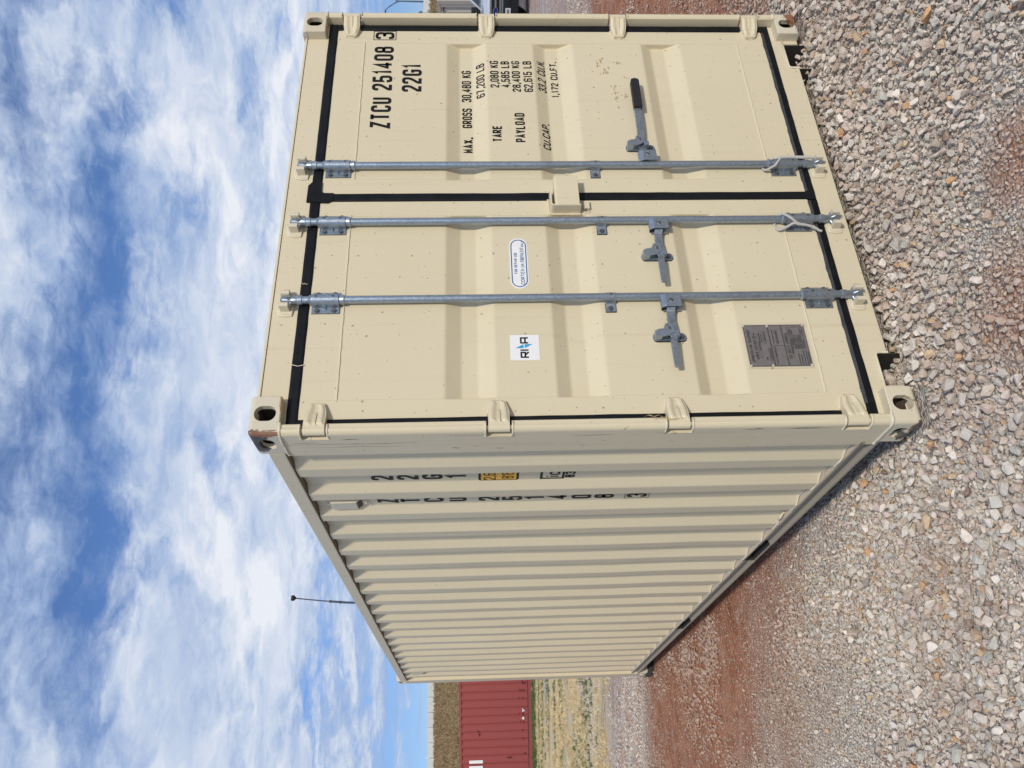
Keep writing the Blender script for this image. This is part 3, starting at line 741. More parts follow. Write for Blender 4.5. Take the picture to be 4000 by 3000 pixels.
# ---- lock box on the right door, angle on the left one, small catch and hook
mb = MB()
bm = bmesh.new(); bmesh.ops.create_cube(bm, size=1)
for v in bm.verts: v.co = Vector((1.100 if v.co.x < 0 else 1.268, -.014 if v.co.y < 0 else DY - .001, 1.2565 if v.co.z < 0 else 1.366))
E = [e for e in bm.edges if all(v.co.y < .02 for v in e.verts) and (all(v.co.z > 1.3 for v in e.verts) or all(v.co.x < 1.2 for v in e.verts))] + [e for e in bm.edges if all(v.co.z > 1.3 for v in e.verts)]
bmesh.ops.bevel(bm, geom=list(set(E)), offset=.010, segments=4, profile=.5, affect='EDGES'); mb.bm(bm)
mb.tube([(1.245, .048, 1.368), (1.19, .047, 1.371), (1.14, .045, 1.369), (1.22, .047, 1.372)], .006, 7)
mb.build('lock_box', M_paint, D_R, bevel=.0015)
mb = MB()
out = rnd_poly([(1.203, 1.386), (1.099, 1.386, .02), (1.099, 1.250)], .02, False, 6)
inn = rnd_poly([(1.099 + .0065, 1.250), (1.099 + .0065, 1.3795, .014), (1.203, 1.3795)], .014, False, 6)
mb.prism(out + inn, 1, -.008, DY)
mb.tube([(1.095, DY - .002, z + 0) for z in np.linspace(1.245, 1.37, 12)] + [(1.100, DY - .002, 1.388), (1.12, DY - .002, 1.391), (1.18, DY - .002, 1.391)], [.0055 * random.uniform(.8, 1.25) for _ in range(15)], 7)
mb.build('lock_box_angle', M_paint, D_L)
mb = MB(); mb.bbox(1.116, 1.160, .032, DY + .001, 1.205, 1.234, .002); mb.tube([(1.108, DY - .001, 1.235), (1.105, DY - .001, 1.22), (1.109, DY - .001, 1.203)], .005, 6)
mb.build('door_catch', M_paint, D_L)
mb = MB(); mb.tube([(1.264, -.002, 1.281), (1.274, -.004, 1.283), (1.281, -.006, 1.287), (1.285, -.006, 1.294), (1.285, -.006, 1.302), (1.283, -.005, 1.309)], .0036, 8)
mb.build('seal_hook', M_weld, D_R)

# ---- lettering on the right door
ONR = lambda x, z: (x, surf(z) - .0022, z)
def T(txt, x0, x1, z0, z1, st, boxed=None, **kw):
    global mb
    for wd in range(txt.count(' ') + 1):
        mb = MB(); write(mb, txt, x0, z0, x1 - x0, z1 - z0, st, ONR, only=wd, **kw)
        if boxed: frame(*boxed)
        mb.build('lettering', M_ink, D_R, fixn=False)
def frame(x0, x1, z0, z1, th, fn):
    pts = [(x0, z0), (x1, z0), (x1, z1), (x0, z1)]; vs, fs = ribbon(pts, th, True); mb.add([fn(p.x, p.y) for p in vs], fs, False)
T('ZTCU', 1.636, 1.847, 2.125, 2.222, .0155); T('251408', 1.898, 2.220, 2.126, 2.224, .0155)
T('3', 2.2805, 2.3325, 2.127, 2.224, .0155, (2.2735, 2.3395, 2.1185, 2.2325, .0028, ONR))
T('22G1', 1.889, 2.088, 1.980, 2.077, .0155)
T('MAX.', 1.506, 1.608, 1.7265, 1.774, .0085); T('GROSS', 1.672, 1.806, 1.7305, 1.778, .0075); T('30,480 KG', 1.852, 2.078, 1.7325, 1.780, .0068)
T('67,200 LB', 1.863, 2.106, 1.6645, 1.7065, .0062)
T('TARE', 1.547, 1.653, 1.587, 1.633, .008); T('2,080 KG', 1.919, 2.114, 1.5925, 1.636, .0065); T('4,585 LB', 1.919, 2.111, 1.5375, 1.581, .0065)
T('PAYLOAD', 1.544, 1.738, 1.4745, 1.523, .0078); T('28,400 KG', 1.889, 2.112, 1.4845, 1.526, .0065); T('62,615 LB', 1.888, 2.112, 1.4235, 1.468, .0065)
def slant(x, z): return (x + (z - 1.352) * .0, surf(z) - .0022, z)
T('CU.CAP.', 1.516, 1.692, 1.3525, 1.391, .0062); T('33.2 CU.M.', 1.911, 2.142, 1.3515, 1.394, .0060)
T('1,172 CU.FT.', 1.885, 2.148, 1.2895, 1.3265, .0060)

# ---- stickers and data plate on the left door
def flat_poly(mb, pts, y): mb.prism(pts, 1, y, DY + .001)
YS = DY - .0012
ONL = lambda d: (lambda x, z: (x, YS - d, z))
mb = MB(); pl = oval(.8235, 1.538, .272, .080, 10)
def stadium(cx, cz, w, h, n=14):
    r = h / 2; return [(cx + w / 2 - r + r * math.cos(R(a)), cz + r * math.sin(R(a))) for a in np.linspace(-90, 90, n)] + [(cx - w / 2 + r + r * math.cos(R(a)), cz + r * math.sin(R(a))) for a in np.linspace(90, 270, n)]
flat_poly(mb, stadium(.8235, 1.5375, .272, .079), YS)
st = mb.build('repair_sticker', M_white, D_L)
mb = MB(); vs, fs = ribbon(stadium(.8235, 1.5375, .252, .064), .0045, True); mb.add([ONL(.0006)(p.x, p.y) for p in vs], fs, False)
fn = ONL(.0006)
write(mb, 'FOR REPAIR USE', .766, 1.5455, .115, .0125, .0022, fn)
write(mb, 'CORTEN', .709, 1.5155, .083, .0165, .0026, fn); write(mb, 'OR', .800, 1.5155, .020, .0125, .0022, fn)
write(mb, 'EQUIVALENT', .829, 1.5155, .078, .0165, .0024, fn); write(mb, 'ONLY', .911, 1.5145, .033, .0115, .0020, fn)
mb.build('print', M_blue, st, fixn=False)
mb = MB(); flat_poly(mb, [(.334, 1.4715), (.454, 1.4715), (.454, 1.5905), (.334, 1.5905)], YS); st = mb.build('square_sticker', M_white, D_L)
mb = MB(); z0, z1 = 1.5165, 1.5495; fn = ONL(.0006)
h = z1 - z0
for pts in ([(.3475, z0), (.3475, z1 - .003), (.370, z1 - .003), (.370, z0 + .014), (.350, z0 + .014)], [(.358, z0 + .014), (.372, z0 + .0)], [(.381, z0), (.381, z1)], [(.4155, z0), (.4155, z1 - .004), (.4195, z1 - .0033), (.4395, z1 - .0033), (.4395, z0)], [(.4155, z0 + .0125), (.4395, z0 + .0125)]):
    vs, fs = ribbon(pts, .0068); mb.add([fn(p.x, p.y) for p in vs], fs, False)
mb.build('print', M_ink, st, fixn=False)
mb = MB(); mb.add([fn(*p) for p in ((.3905, 1.536), (.4095, 1.536), (.3905, 1.569))], [(0, 1, 2)]); mb.add([fn(*p) for p in ((.3905, 1.5315), (.4095, 1.5315), (.4095, 1.4985))], [(0, 1, 2)])
mb.build('emblem', M_cyan, st, fixn=False)
# data plate
mb = MB(); flat_poly(mb, [(.2765, .351), (.4935, .351), (.4935, .6245), (.2765, .6245)], DY - .003); pl = mb.build('plate_backing', M_cast, D_L)
mb = MB(); mb.prism([(.2845, .358), (.4855, .358), (.4855, .6175), (.2845, .6175)], 1, DY - .0052, DY - .002); plate = mb.build('data_plate', M_plate, D_L, bevel=.001)
plate['label'] = 'grey metal data plate riveted to the left door'
mb = MB(); fn = lambda x, z: (x, DY - .0060, z)
write(mb, 'APPROVED FOR TRANSPORT', .304, .5925, .157, .0125, .0019, fn); write(mb, 'UNDER CUSTOMS SEAL', .319, .5725, .128, .0125, .0019, fn)
write(mb, 'CSC SAFETY APPROVAL', .319, .4365, .126, .0125, .0019, fn); write(mb, 'TYPE', .312, .5355, .018, .008, .0014, fn)
def fr(x0, x1, z0, z1, th=.0012):
    vs, fs = ribbon([(x0, z0), (x1, z0), (x1, z1), (x0, z1)], th, True); mb.add([fn(p.x, p.y) for p in vs], fs, False)
fr(.2875, .4825, .361, .6145, .0016); fr(.329, .437, .5565, .5675); fr(.311, .372, .5175, .5275); fr(.395, .452, .530, .540); fr(.325, .377, .4965, .5055); fr(.392, .458, .479, .488); fr(.329, .430, .424, .4325)
for z in (.5145, .5115, .4575, .4545): fr(.2875, .4825, z, z + .0007, .0009)
fr(.3825, .3832, .458, .511, .0008)
fr(.367, .430, .414, .4215)
for z in (.4035, .3925, .3815): fr(.367, .397, z, z + .008); fr(.400, .430, z, z + .008)
fr(.367, .430, .3705, .3785); fr(.434, .4725, .369, .4335)
def dash(x0, x1, z, h=.0042):
    """print too small to read: short uneven strokes"""
    x = x0
    while x < x1 - .001:
        w_ = random.uniform(.0016, .0038); hh = h * random.uniform(.75, 1.05); mb.add([fn(x, z), fn(min(x + w_, x1), z), fn(min(x + w_, x1), z + hh), fn(x, z + hh)], [(0, 1, 2, 3)]); x += w_ + random.uniform(.0006, .0012)
for a in ((.362, .404, .5595), (.316, .368, .5198), (.398, .449, .5545), (.398, .440, .5465), (.405, .446, .5325), (.293, .322, .4985), (.329, .372, .4985), (.395, .462, .497), (.396, .454, .481), (.343, .415, .426), (.385, .417, .4158),
          (.290, .345, .4055), (.290, .338, .3945), (.290, .358, .3835), (.290, .358, .3725), (.290, .352, .3645), (.369, .390, .4058), (.402, .424, .4058), (.369, .392, .3948), (.402, .425, .3948), (.369, .391, .3838), (.402, .427, .3838), (.372, .410, .3725), (.438, .462, .425), (.438, .466, .419), (.438, .456, .413), (.440, .464, .378), (.440, .460, .372)): dash(*a)
mb.build('print', M_platein, plate, fixn=False)
mb = MB()
for p in ((.289, .613), (.481, .613), (.481, .3625), (.289, .3625), (.4785, .5135), (.289, .5225)): mb.lathe((p[0], DY - .0045, p[1]), (0, -1, 0), [(0, .0062), (.0025, .0058), (.0045, .003)], 12)
mb.build('rivet', M_cast, plate)

# dried mud on the right door: thin crusts
M_mud = simple('dried_mud', (.44, .335, .19), .9, var=.35, sc=120)
mb = MB()
for (cx, cz, rx, rz, n) in ((2.085, 1.085, .022, .012, 7), (2.120, 1.060, .016, .008, 5), (2.030, 1.043, .034, .016, 10), (2.10, .975, .008, .010, 3), (1.905, 1.010, .040, .012, 9), (1.835, 1.006, .045, .008, 6), (1.87, .962, .03, .012, 6), (2.0, .958, .012, .012, 3)):
    for k in range(n):
        a, b = cx + random.gauss(0, rx * .6), cz + random.gauss(0, rz * .7); r = random.uniform(.003, .0075); m_ = random.randint(6, 9); e = random.uniform(1., 2.2); ph = random.random() * 6
        pts = [(a + r * e * random.uniform(.55, 1.15) * math.cos(ph + 6.283 * i / m_), b + r * random.uniform(.5, 1.15) * math.sin(ph + 6.283 * i / m_)) for i in range(m_)]
        mb.add([(a, DY - .0016, b)] + [(p[0], DY - .0004, p[1]) for p in pts], [(0, 1 + i, 1 + (i + 1) % m_) for i in range(m_)], True)
mb.build('mud_splash', M_mud, D_R, fixn=False)['kind'] = 'stuff'
mb = MB()                                   # scraped, rusty patch on the left post
for (y0, z0, z1, w_) in ((.0335, .395, .475, .004), (.032, .40, .52, .003), (.030, .62, .66, .003)):
    n = 26; a = []; b = []
    for k in range(n + 1):
        z = z0 + (z1 - z0) * k / n; ww = w_ * math.sin(math.pi * k / n) * random.uniform(.3, 1.); a.append((-.0006, y0 - ww, z)); b.append((-.0006, y0 + ww * random.uniform(.3, 1), z))
    mb.grid([a, b], False)
mb.build('rust_scrape', simple('rust', (.10, .045, .022), .85, var=.4, sc=80), PL, fixn=False)
def scratch(name, mat, lines):
    for pts, w_ in lines:
        mb = MB(); n = len(pts) * 5; A = []; B = []
        P_ = [Vector((0, p[0], p[1])) for p in pts]
        for k in range(n + 1):
            u = k / n * (len(P_) - 1); i = min(int(u), len(P_) - 2); c = P_[i].lerp(P_[i + 1], u - i); ww = w_ * (.25 + .75 * math.sin(math.pi * k / n)) * random.uniform(.4, 1.)
            A.append((-.0007, c.y - ww, c.z)); B.append((-.0007, c.y + ww, c.z))
        mb.grid([A, B], False); mb.build(name, mat, PL, fixn=False)
M_scr = simple('dark_scratch', (.20, .175, .145), .8, var=.3, sc=60); M_scw = simple('pale_scratch', (.72, .69, .60), .7)
scratch('dark_scratch', M_scr, [([(.102, 2.47), (.098, 2.3), (.101, 2.1), (.094, 1.95)], .0016), ([(.085, 2.44), (.083, 2.33)], .0012), ([(.128, 2.42), (.124, 2.2), (.126, 2.02)], .0011), ([(.060, 2.25), (.056, 2.18)], .0022), ([(.043, 1.86), (.041, 1.72), (.042, 1.60)], .0010),
    ([(.060, 1.36), (.060, 1.27), (.058, 1.20)], .0016), ([(.037, .70), (.036, .62)], .0012), ([(.035, .55), (.034, .42), (.033, .36)], .0015), ([(.150, 1.83), (.157, 1.80)], .0035)])
scratch('pale_scratch', M_scw, [([(.055, 1.17), (.053, 1.08), (.052, 1.0)], .0014), ([(.118, .78), (.108, .70), (.098, .62)], .0018), ([(.098, .60), (.094, .50), (.085, .42), (.070, .33)], .0016), ([(.140, 1.42), (.142, 1.40)], .003), ([(.147, 1.35), (.149, 1.325)], .003), ([(.132, 1.21), (.134, 1.19)], .003)])
mb = MB()
for (z0, z1, a, w_) in ((.92, 1.06, .012, .006), (1.02, 1.09, .026, .003), (1.00, 1.03, .020, .003)):
    n = 22; A = []; B = []
    for k in range(n + 1):
        z = z0 + (z1 - z0) * k / n; c = a + .003 * math.sin(k * .5); ww = w_ * math.sin(math.pi * k / n) * random.uniform(.15, 1.); A.append((c + ww + .024, .0024, z)); B.append((c - ww + .024, .0024, z))
    mb.grid([A, B], False)
mb.build('mud_scrape', M_mud, PL, fixn=False)

# ---- left and right corrugated walls
XO, XI = .006, .038
def corr_profile():
    pts = [(XO + .0, .195), (XI, .262), (XI, .330)]     # first short recess beside the post
    pts = [(.004, .200), (XI - .006, .252), (XI - .006, .302)]
    y = .437 - .076
    for k in range(20):
        b = .437 + .2787 * k; pts += [(XO, b - .076), (XO, b), (XI, b + .060), (XI, b + .152)]
    pts = pts[:-1] + [(XI, 5.888)]
    return [p for p in pts if p[1] < 5.889]
CP = corr_profile()
def soften(pts, r=.0055):
    return rnd_poly([(p[0], p[1]) for p in pts], r, False, 3)
def side_wall(mx):
    mb = MB(); pp = soften(CP); zs = np.linspace(.165, 2.492, 22)
    def wob(y, z): return float(vnoise(y, z, 1.9, 201) - .5) * .0045 + float(vnoise(y, z, 5.5, 202) - .5) * .0022       # oil-canning and small dents
    G = [[(((Wd - p[0]) if mx else p[0]) + wob(p[1] + 9 * mx, z) * min(1, (z - .165) * 4, (2.492 - z) * 4, max(0, (p[1] - 1.0) * 2.5)), p[1], z) for z in zs] for p in pp]
    G = [[q_ for q_ in row] for row in G]
    mb.grid(G, False); return mb.build('side_wall', M_side, cont, fixn=False)
SW = side_wall(0); SWR = side_wall(1)
if True:
    for o, s in ((SW, -1), (SWR, 1)):
        me = o.data
        if me.polygons[10].normal.x * s < 0: me.flip_normals()
# rails
for mx in (0, 1):
    X = lambda a, b: (Wd - b, Wd - a) if mx else (a, b)
    mb = MB(); a, b = X(0, .060); mb.bbox(a, b, .178, L_ - .178, 2.486, 2.550, .004); mb.build('roof_rail', M_post, cont)
    mb = MB()                                # channel: upper ledge, web, lower flange with lip
    P_ = [(.0, .172), (.0, .166), (.006, .160), (.0065, .128), (.002, .123), (.0, .120), (.0, .100), (.006, .096), (.05, .096), (.05, .100), (.012, .102), (.012, .112), (.055, .165), (.055, .172)]
    P_ = [(.0, .1725), (.0, .1665), (.028, .1645), (.031, .161), (.031, .124), (.027, .118), (.0, .1085), (.0, .0985), (.06, .0985), (.06, .1725)]
    def rail(y0, y1): mb.prism([((Wd - p[0]) if mx else p[0], p[1]) for p in P_], 1, y0, y1) if False else None
    def rail2(y0, y1):
        pp = [((Wd - p[0]) if mx else p[0], p[1]) for p in P_]; n = len(pp); vs = [(p[0], y0, p[1]) for p in pp] + [(p[0], y1, p[1]) for p in pp]
        mb.add(vs, [tuple(range(n)), tuple(range(2 * n - 1, n - 1, -1))] + [(i, (i + 1) % n, n + (i + 1) % n, n + i) for i in range(n)], False)
    for y0, y1 in ((.178, 1.545), (1.868, 3.462), (3.765, L_ - .178)): rail2(y0, y1)
    a, b = X(.003, .06)
    for y0, y1 in ((1.545, 1.868), (3.462, 3.765)): mb.box(a, b, y0, y1, .1665, .1720); mb.box(a, b, y0, y1, .0965, .1045)
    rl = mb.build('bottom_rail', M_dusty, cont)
    mb = MB(); a, b = X(.004, .07); mb.box(a, b, .1785, L_ - .1785, .1722, .1748)
    mb.build('rail_ledge', M_ledge, rl)
    mb = MB(); pts = []
    for p in soften(CP): pts.append((((Wd - p[0]) if mx else p[0]) + (-1 if not mx else 1) * .002, p[1], .180 + random.uniform(-.002, .003)))
    mb.tube(pts, [.0045 * random.uniform(.7, 1.3) for _ in pts], 5); mb.build('weld_bead', M_weld, rl)
    mb = MB(); pts = [(((Wd - p[0]) if mx else p[0]) + (-1 if not mx else 1) * .001, p[1], 2.484) for p in soften(CP)]
    mb.tube(pts, [.0038 * random.uniform(.7, 1.3) for _ in pts], 5); mb.build('weld_bead', simple('dark_seam', (.07, .055, .045), .8, var=.4, sc=60), SW if not mx else SWR)  # dark line along the wall top under the roof rail
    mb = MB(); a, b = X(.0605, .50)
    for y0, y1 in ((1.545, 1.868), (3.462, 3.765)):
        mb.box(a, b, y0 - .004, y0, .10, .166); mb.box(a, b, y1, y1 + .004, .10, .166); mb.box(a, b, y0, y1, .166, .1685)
    for y0, y1 in ((1.545, 1.868), (3.462, 3.765)): xa_, xb_ = X(.085, .10); mb.box(xa_, xb_, y0 + .0005, y1 - .0005, .1046, .1655); xa_, xb_ = X(.008, .0845); mb.box(xa_, xb_, y0 + .001, y1 - .001, .1048, .1062); mb.box(xa_, xb_, y0 + .001, y1 - .001, .1640, .1655); mb.box(xa_, xb_, y1 - .0042, y1 - .0012, .1064, .1638)  # dark plates: black pocket paint plus the deep hole's shade in their colour
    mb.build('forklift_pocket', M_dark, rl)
    mb = MB(); xa_, xb_ = X(.003, .058); mb.box(xa_, xb_, .21, L_ - .19, 2.4835, 2.4855); mb.build('rail_soffit_shade', simple('soffit_shade_grime', (.17, .14, .105), .8, var=.3, sc=30), cont)  # strip under the roof rail, its shade painted dark along with some dirt
# roof, rear wall, floor frame
mb = MB(); mb.box(.03, Wd - .03, .2005, L_ - .10, 2.545, 2.560)
ys = np.arange(.35, 5.9, .21)
for y in ys: mb.prism([(y, 2.560), (y + .025, 2.575), (y + .085, 2.575), (y + .11, 2.560)], 0, .12, Wd - .12)
mb.build('roof', M_side, cont)
mb = MB(); xs = np.linspace(.06, Wd - .06, 34); G = [[(x, L_ - .03 - (.03 if (k // 2) % 2 else 0), z) for z in (.16, 2.47)] for k, x in enumerate(xs)]
mb.grid(G, False); mb.box(.162, Wd - .162, L_ - .06, L_, 2.475, 2.585); mb.box(.162, Wd - .162, L_ - .06, L_, .03, .16)
mb.build('end_wall', M_side, cont)
mb = MB(); mb.box(.07, Wd - .07, .181, L_ - .10, .140, .160)
for y in np.arange(.4, 5.8, .32): mb.box(.07, Wd - .07, y, y + .05, .05, .139)
mb.build('floor_frame', M_dark, cont)

# ---- side wall marks on the recessed faces, read top to bottom
def on_rec(k, d=.0016): 
    """text u runs towards the door end (viewer's right); k-th recess"""
    yc = .437 + .2787 * k + .060 + .046
    return lambda u, z: (XI - d, yc - u, z)
mb = MB()
def V(ch, k, z0, z1, w, st, off=0): write(mb, ch, -w / 2 + off, z0, w, z1 - z0, st, on_rec(k))
zt = 2.202
for ch, (za, zb) in zip('22G1', ((2.196, 2.100), (2.084, 1.990), (1.974, 1.884), (1.869, 1.774))): V(ch, 0, zb, za, .052, .0175, .006)
mb.build('lettering', M_ink, SW, fixn=False); mb = MB()
for ch, (za, zb) in zip('ZTCU251408', ((2.200, 2.103), (2.093, 1.996), (1.984, 1.892), (1.873, 1.784), (1.729, 1.631), (1.619, 1.523), (1.509, 1.412), (1.400, 1.306), (1.290, 1.196), (1.182, 1.088))): V(ch, 1, zb, za, .050, .0175, .002)
V('3', 1, .931, 1.027, .046, .017, .004)
f1 = on_rec(1); vs, fs = ribbon([(-.031, .921), (.036, .921), (.036, 1.035), (-.031, 1.035)], .003, True); mb.add([f1(p.x, p.y) for p in vs], fs, False)
mb.build('lettering', M_ink, SW, fixn=False); mb = MB()
f0 = on_rec(0); vs, fs = ribbon([(-.040, 1.353), (.040, 1.353), (.040, 1.450), (-.040, 1.450)], .0105, True); mb.add([f0(p.x, p.y) for p in vs], fs, False)
write(mb, 'ic', -.026, 1.368, .062, .070, .0095, f0); write(mb, '83', -.034, 1.300, .070, .046, .0105, f0)
mb.build('lettering', M_ink, SW, fixn=False)
mb = MB(); sg = lambda w, h, r: rnd_poly([(-w / 2, -h / 2), (w / 2, -h / 2), (w / 2, h / 2), (-w / 2, h / 2)], r, True, 5)
fY = lambda d: (lambda u, z: (XI - d, .437 + .060 + .0450 - u, z))
A = sg(.098, .178, .016); mb.add([fY(.0016)(p[0], 1.639 + p[1]) for p in A], [tuple(range(len(A)))]); hs = mb.build('height_mark', M_ink, SW, fixn=False)
hs['label'] = 'yellow and black height mark'
mb = MB(); A = sg(.080, .156, .009); mb.add([fY(.0026)(p[0], 1.639 + p[1]) for p in A], [tuple(range(len(A)))]); mb.build('sign_face', M_yellow, hs, fixn=False)
mb = MB(); write(mb, '2,6', -.037, 1.652, .078, .054, .0062, fY(.0036), gap=.14); write(mb, "8'6", -.028, 1.572, .072, .054, .0062, fY(.0036), gap=.14); mb.build('print', M_ink, hs, fixn=False)

# ---- ventilators on the side wall
def vent(k, z0, z1):
    yc = .437 + .2787 * k + .060 + .046; mb = MB()
    mb.prism([(XI + .001, z0), (XI + .001, z1), (XI - .030, z1 - .004), (XI - .034, z1 - .010), (XI - .034, z0 + .040)], 1, yc - .040, yc + .040) if False else None
    pr = [(XI + .001, z0), (XI - .022, z0 + .026), (XI - .024, z1 - .006), (XI - .019, z1), (XI + .001, z1)]
    n = len(pr); vs = [(p[0], yc - .044, p[1]) for p in pr] + [(p[0], yc + .044, p[1]) for p in pr]
    mb.add(vs, [tuple(range(n)), tuple(range(2 * n - 1, n - 1, -1))] + [(i, (i + 1) % n, n + (i + 1) % n, n + i) for i in range(n)], False)
    mb.box(XI - .004, XI + .001, yc - .020, yc + .020, z0 - .030, z0); mb.box(XI - .004, XI + .001, yc - .020, yc + .020, z1, z1 + .026)
    mb.cyl((XI - .003, yc, z0 - .016), (XI - .011, yc, z0 - .016), .007, 10); mb.cyl((XI - .003, yc, z1 + .013), (XI - .011, yc, z1 + .013), .007, 10)
    o = mb.build('ventilator', M_vent, SW, bevel=.002)
    mb = MB()
    for j in range(7):
        y = yc - .037 + .0115 * j
        a = Vector((XI - .003, y, z0 + .0035)); b = Vector((XI - .020, y, z0 + .0235)); nrm = Vector((-.7, 0, -.7)) * .0012
        mb.add([a + nrm, b + nrm, b + nrm + Vector((0, .006, 0)), a + nrm + Vector((0, .006, 0))], [(0, 1, 2, 3)])
    mb.build('louvre', M_dark, o)
vent(1, 2.268, 2.412); vent(18, 2.270, 2.408)
# lashing ring on the bottom ledge
mb = MB(); yk = .437 + .2787 * 2 + .11
mb.tube([(.030, yk + .030, .178), (.020, yk + .030, .192), (.006, yk + .026, .200), (.004, yk + .008, .202), (.006, yk - .012, .200), (.020, yk - .016, .192), (.030, yk - .016, .178)], .0052, 8)
mb.build('lashing_ring', M_weld, rl)

# ================================================================== ropes on the locking bars
def rope(name, paths, label):
    mb = MB()
    for path in paths:
        P_ = [Vector(p) for p in path]; pts = []
        for i in range(len(P_) - 1):                       # Catmull-Rom
            p0, p1, p2, p3 = P_[max(i - 1, 0)], P_[i], P_[i + 1], P_[min(i + 2, len(P_) - 1)]
            n = max(3, int((p2 - p1).length / .0018))
            for k in range(n):
                u = k / n; pts.append(.5 * ((2 * p1) + (p2 - p0) * u + (2 * p0 - 5 * p1 + 4 * p2 - p3) * u * u + (3 * p1 - p0 - 3 * p2 + p3) * u ** 3))
        pts.append(P_[-1]); s = 0; fr_ = []; up = None
        for i, p in enumerate(pts):
            d = (pts[min(i + 1, len(pts) - 1)] - pts[max(i - 1, 0)]).normalized(); up = d.orthogonal().normalized() if up is None else (up - d * up.dot(d)).normalized()
            s += (p - pts[i - 1]).length if i else 0; fr_.append((p, up.copy(), d.cross(up), s))
        for st_ in range(3):
            mb.tube([p + (a * math.cos(s * 330 + 2.094 * st_) + b * math.sin(s * 330 + 2.094 * st_)) * .0033 for p, a, b, s in fr_], .0031, 6)
    o = mb.build(name, M_rope, fixn=False); tag(o, label, 'rope'); return o
q = -.006
rope('rope', [[(1.394, .010, .128), (1.392, .004, .146), (1.391, .002, .198), (1.391, .000, .262), (1.390, .004, .298), (1.386, .014, .325)],
              [(1.388, .002, .285), (1.372, -.002, .296), (1.357, -.001, .308), (1.345, .004, .318), (1.339, .014, .338), (1.341, .030, .352), (1.36, .042, .362), (1.386, .036, .350), (1.398, .018, .335)],
              [(1.396, .008, .135), (1.397, .004, .150), (1.397, .003, .200), (1.396, .002, .262), (1.394, .004, .285)]],
     'white braided rope looped tightly along the bar that carries the black gripped handle')
rope('rope', [[(1.050, .004, .352), (1.046, .000, .340), (1.034, -.003, .326), (1.016, -.002, .308), (1.004, .005, .292), (.998, .012, .272), (.994, .012, .250), (.988, .018, .215), (.980, .022, .197), (.974, .028, .184), (.972, .030, .172)],
              [(.994, .010, .276), (1.000, .008, .300), (.990, .016, .325), (.986, .026, .345), (.990, .040, .362), (1.02, .046, .372), (1.05, .030, .362), (1.056, .014, .352)]],
     'white braided rope wound in a loose cross round the middle locking bar')

# ================================================================== GROUND
F2 = np.array((.48260, .87470)); F2 /= np.linalg.norm(F2); R2 = np.array((F2[1], -F2[0])); C2 = np.array((CAM.x, CAM.y))
def dl(x, y): return x * F2[0] + y * F2[1], x * R2[0] + y * R2[1]
def at(D, L, z): p = C2 + F2 * D + R2 * L; return (p[0], p[1], z)
def sst(x, a, b): u = np.clip((x - a) / (b - a), 0, 1); return u * u * (3 - 2 * u)
_h = {}
def gz(x, y):
    d, l = dl(np.asarray(x, float), np.asarray(y, float))
    near = 1 - sst(d, 8, 14)
    return -.034 - .041 * sst(d, 2.5, 6.0) + (vnoise(x, y, .9, 3) - .5) * .022 * near + (vnoise(x, y, 2.7, 5) - .5) * .010 * near
# one ground sheet, fine near the container, reaching the horizon
gx = np.concatenate([[-1500, -600, -250, -120, -60, -30, -16], np.arange(-9, 13.01, .22), [15, 18, 22, 28, 36, 50, 80, 140, 260, 600, 1500]])
gy = np.concatenate([[-1500, -500, -150, -60, -25, -12], np.arange(-6, 14.01, .22), [16, 19, 23, 28, 36, 48, 70, 110, 200, 500, 1500]])
mb = MB(); GXg, GYg = np.meshgrid(gx, gy, indexing='ij'); GZg = gz(GXg, GYg)
mb.grid([[(GXg[i, j], GYg[i, j], GZg[i, j]) for j in range(len(gy))] for i in range(len(gx))], True)

def zone_nodes(nt, P):
    """dirt / straw masks over the lot, in world metres; shared by the ground and its stones"""
    x, y, z = nt.sep(P)
    d = nt.m('ADD', nt.m('MULTIPLY', x, float(F2[0])), nt.m('MULTIPLY', y, float(F2[1]))); l = nt.m('ADD', nt.m('MULTIPLY', x, float(R2[0])), nt.m('MULTIPLY', y, float(R2[1])))
    wob = nt.m('SUBTRACT', nt.noise(nt.comb(d, nt.m('MULTIPLY', l, .35), 0.), .9, 5, .6), .5)
    wob2 = nt.m('SUBTRACT', nt.noise(nt.comb(nt.m('MULTIPLY', d, 1.0), nt.m('MULTIPLY', l, .22), 3.), 2.6, 5, .6), .5)
    dd = nt.m('ADD', d, nt.m('ADD', nt.m('MULTIPLY', wob, 1.5), nt.m('MULTIPLY', wob2, .8)))
    far = nt.m('ADD', 5.55, nt.m('MULTIPLY', nt.m('ADD', l, 4.05), .36))
    near_ = nt.step(nt.m('SUBTRACT', dd, nt.m('MULTIPLY', nt.step(l, -3.6, -1.6), -.9)), 1.75, 3.3)
    a = nt.m('MULTIPLY', near_, nt.m('SUBTRACT', 1.0, nt.step(nt.m('SUBTRACT', dd, far), -.8, .55)))
    for px_, py_, r_ in ((.10, -.62, .33), (.52, -.86, .20)):         # worn patches where the soil shows
        dist = nt.vm('LENGTH', nt.vm('SUBTRACT', nt.comb(x, y, 0.), (px_, py_, 0.)), out=1)
        a = nt.m('MAXIMUM', a, nt.m('MULTIPLY', nt.step(nt.m('ADD', dist, nt.m('MULTIPLY', wob2, .5)), r_, r_ * .2), .60))
    return d, l, dd, a
m, nt, b = newmat('lot_ground')
P = nt.node('ShaderNodeNewGeometry').outputs['Position']
d, l, dd, dirt = zone_nodes(nt, P)
v1 = nt.node('ShaderNodeTexVoronoi', {'Vector': P, 'Scale': 75., 'Randomness': 1.}); v2 = nt.node('ShaderNodeTexVoronoi', {'Vector': P, 'Scale': 32., 'Randomness': 1.})
r1 = nt.sep(v1.outputs['Color']); r2 = nt.sep(v2.outputs['Color'])
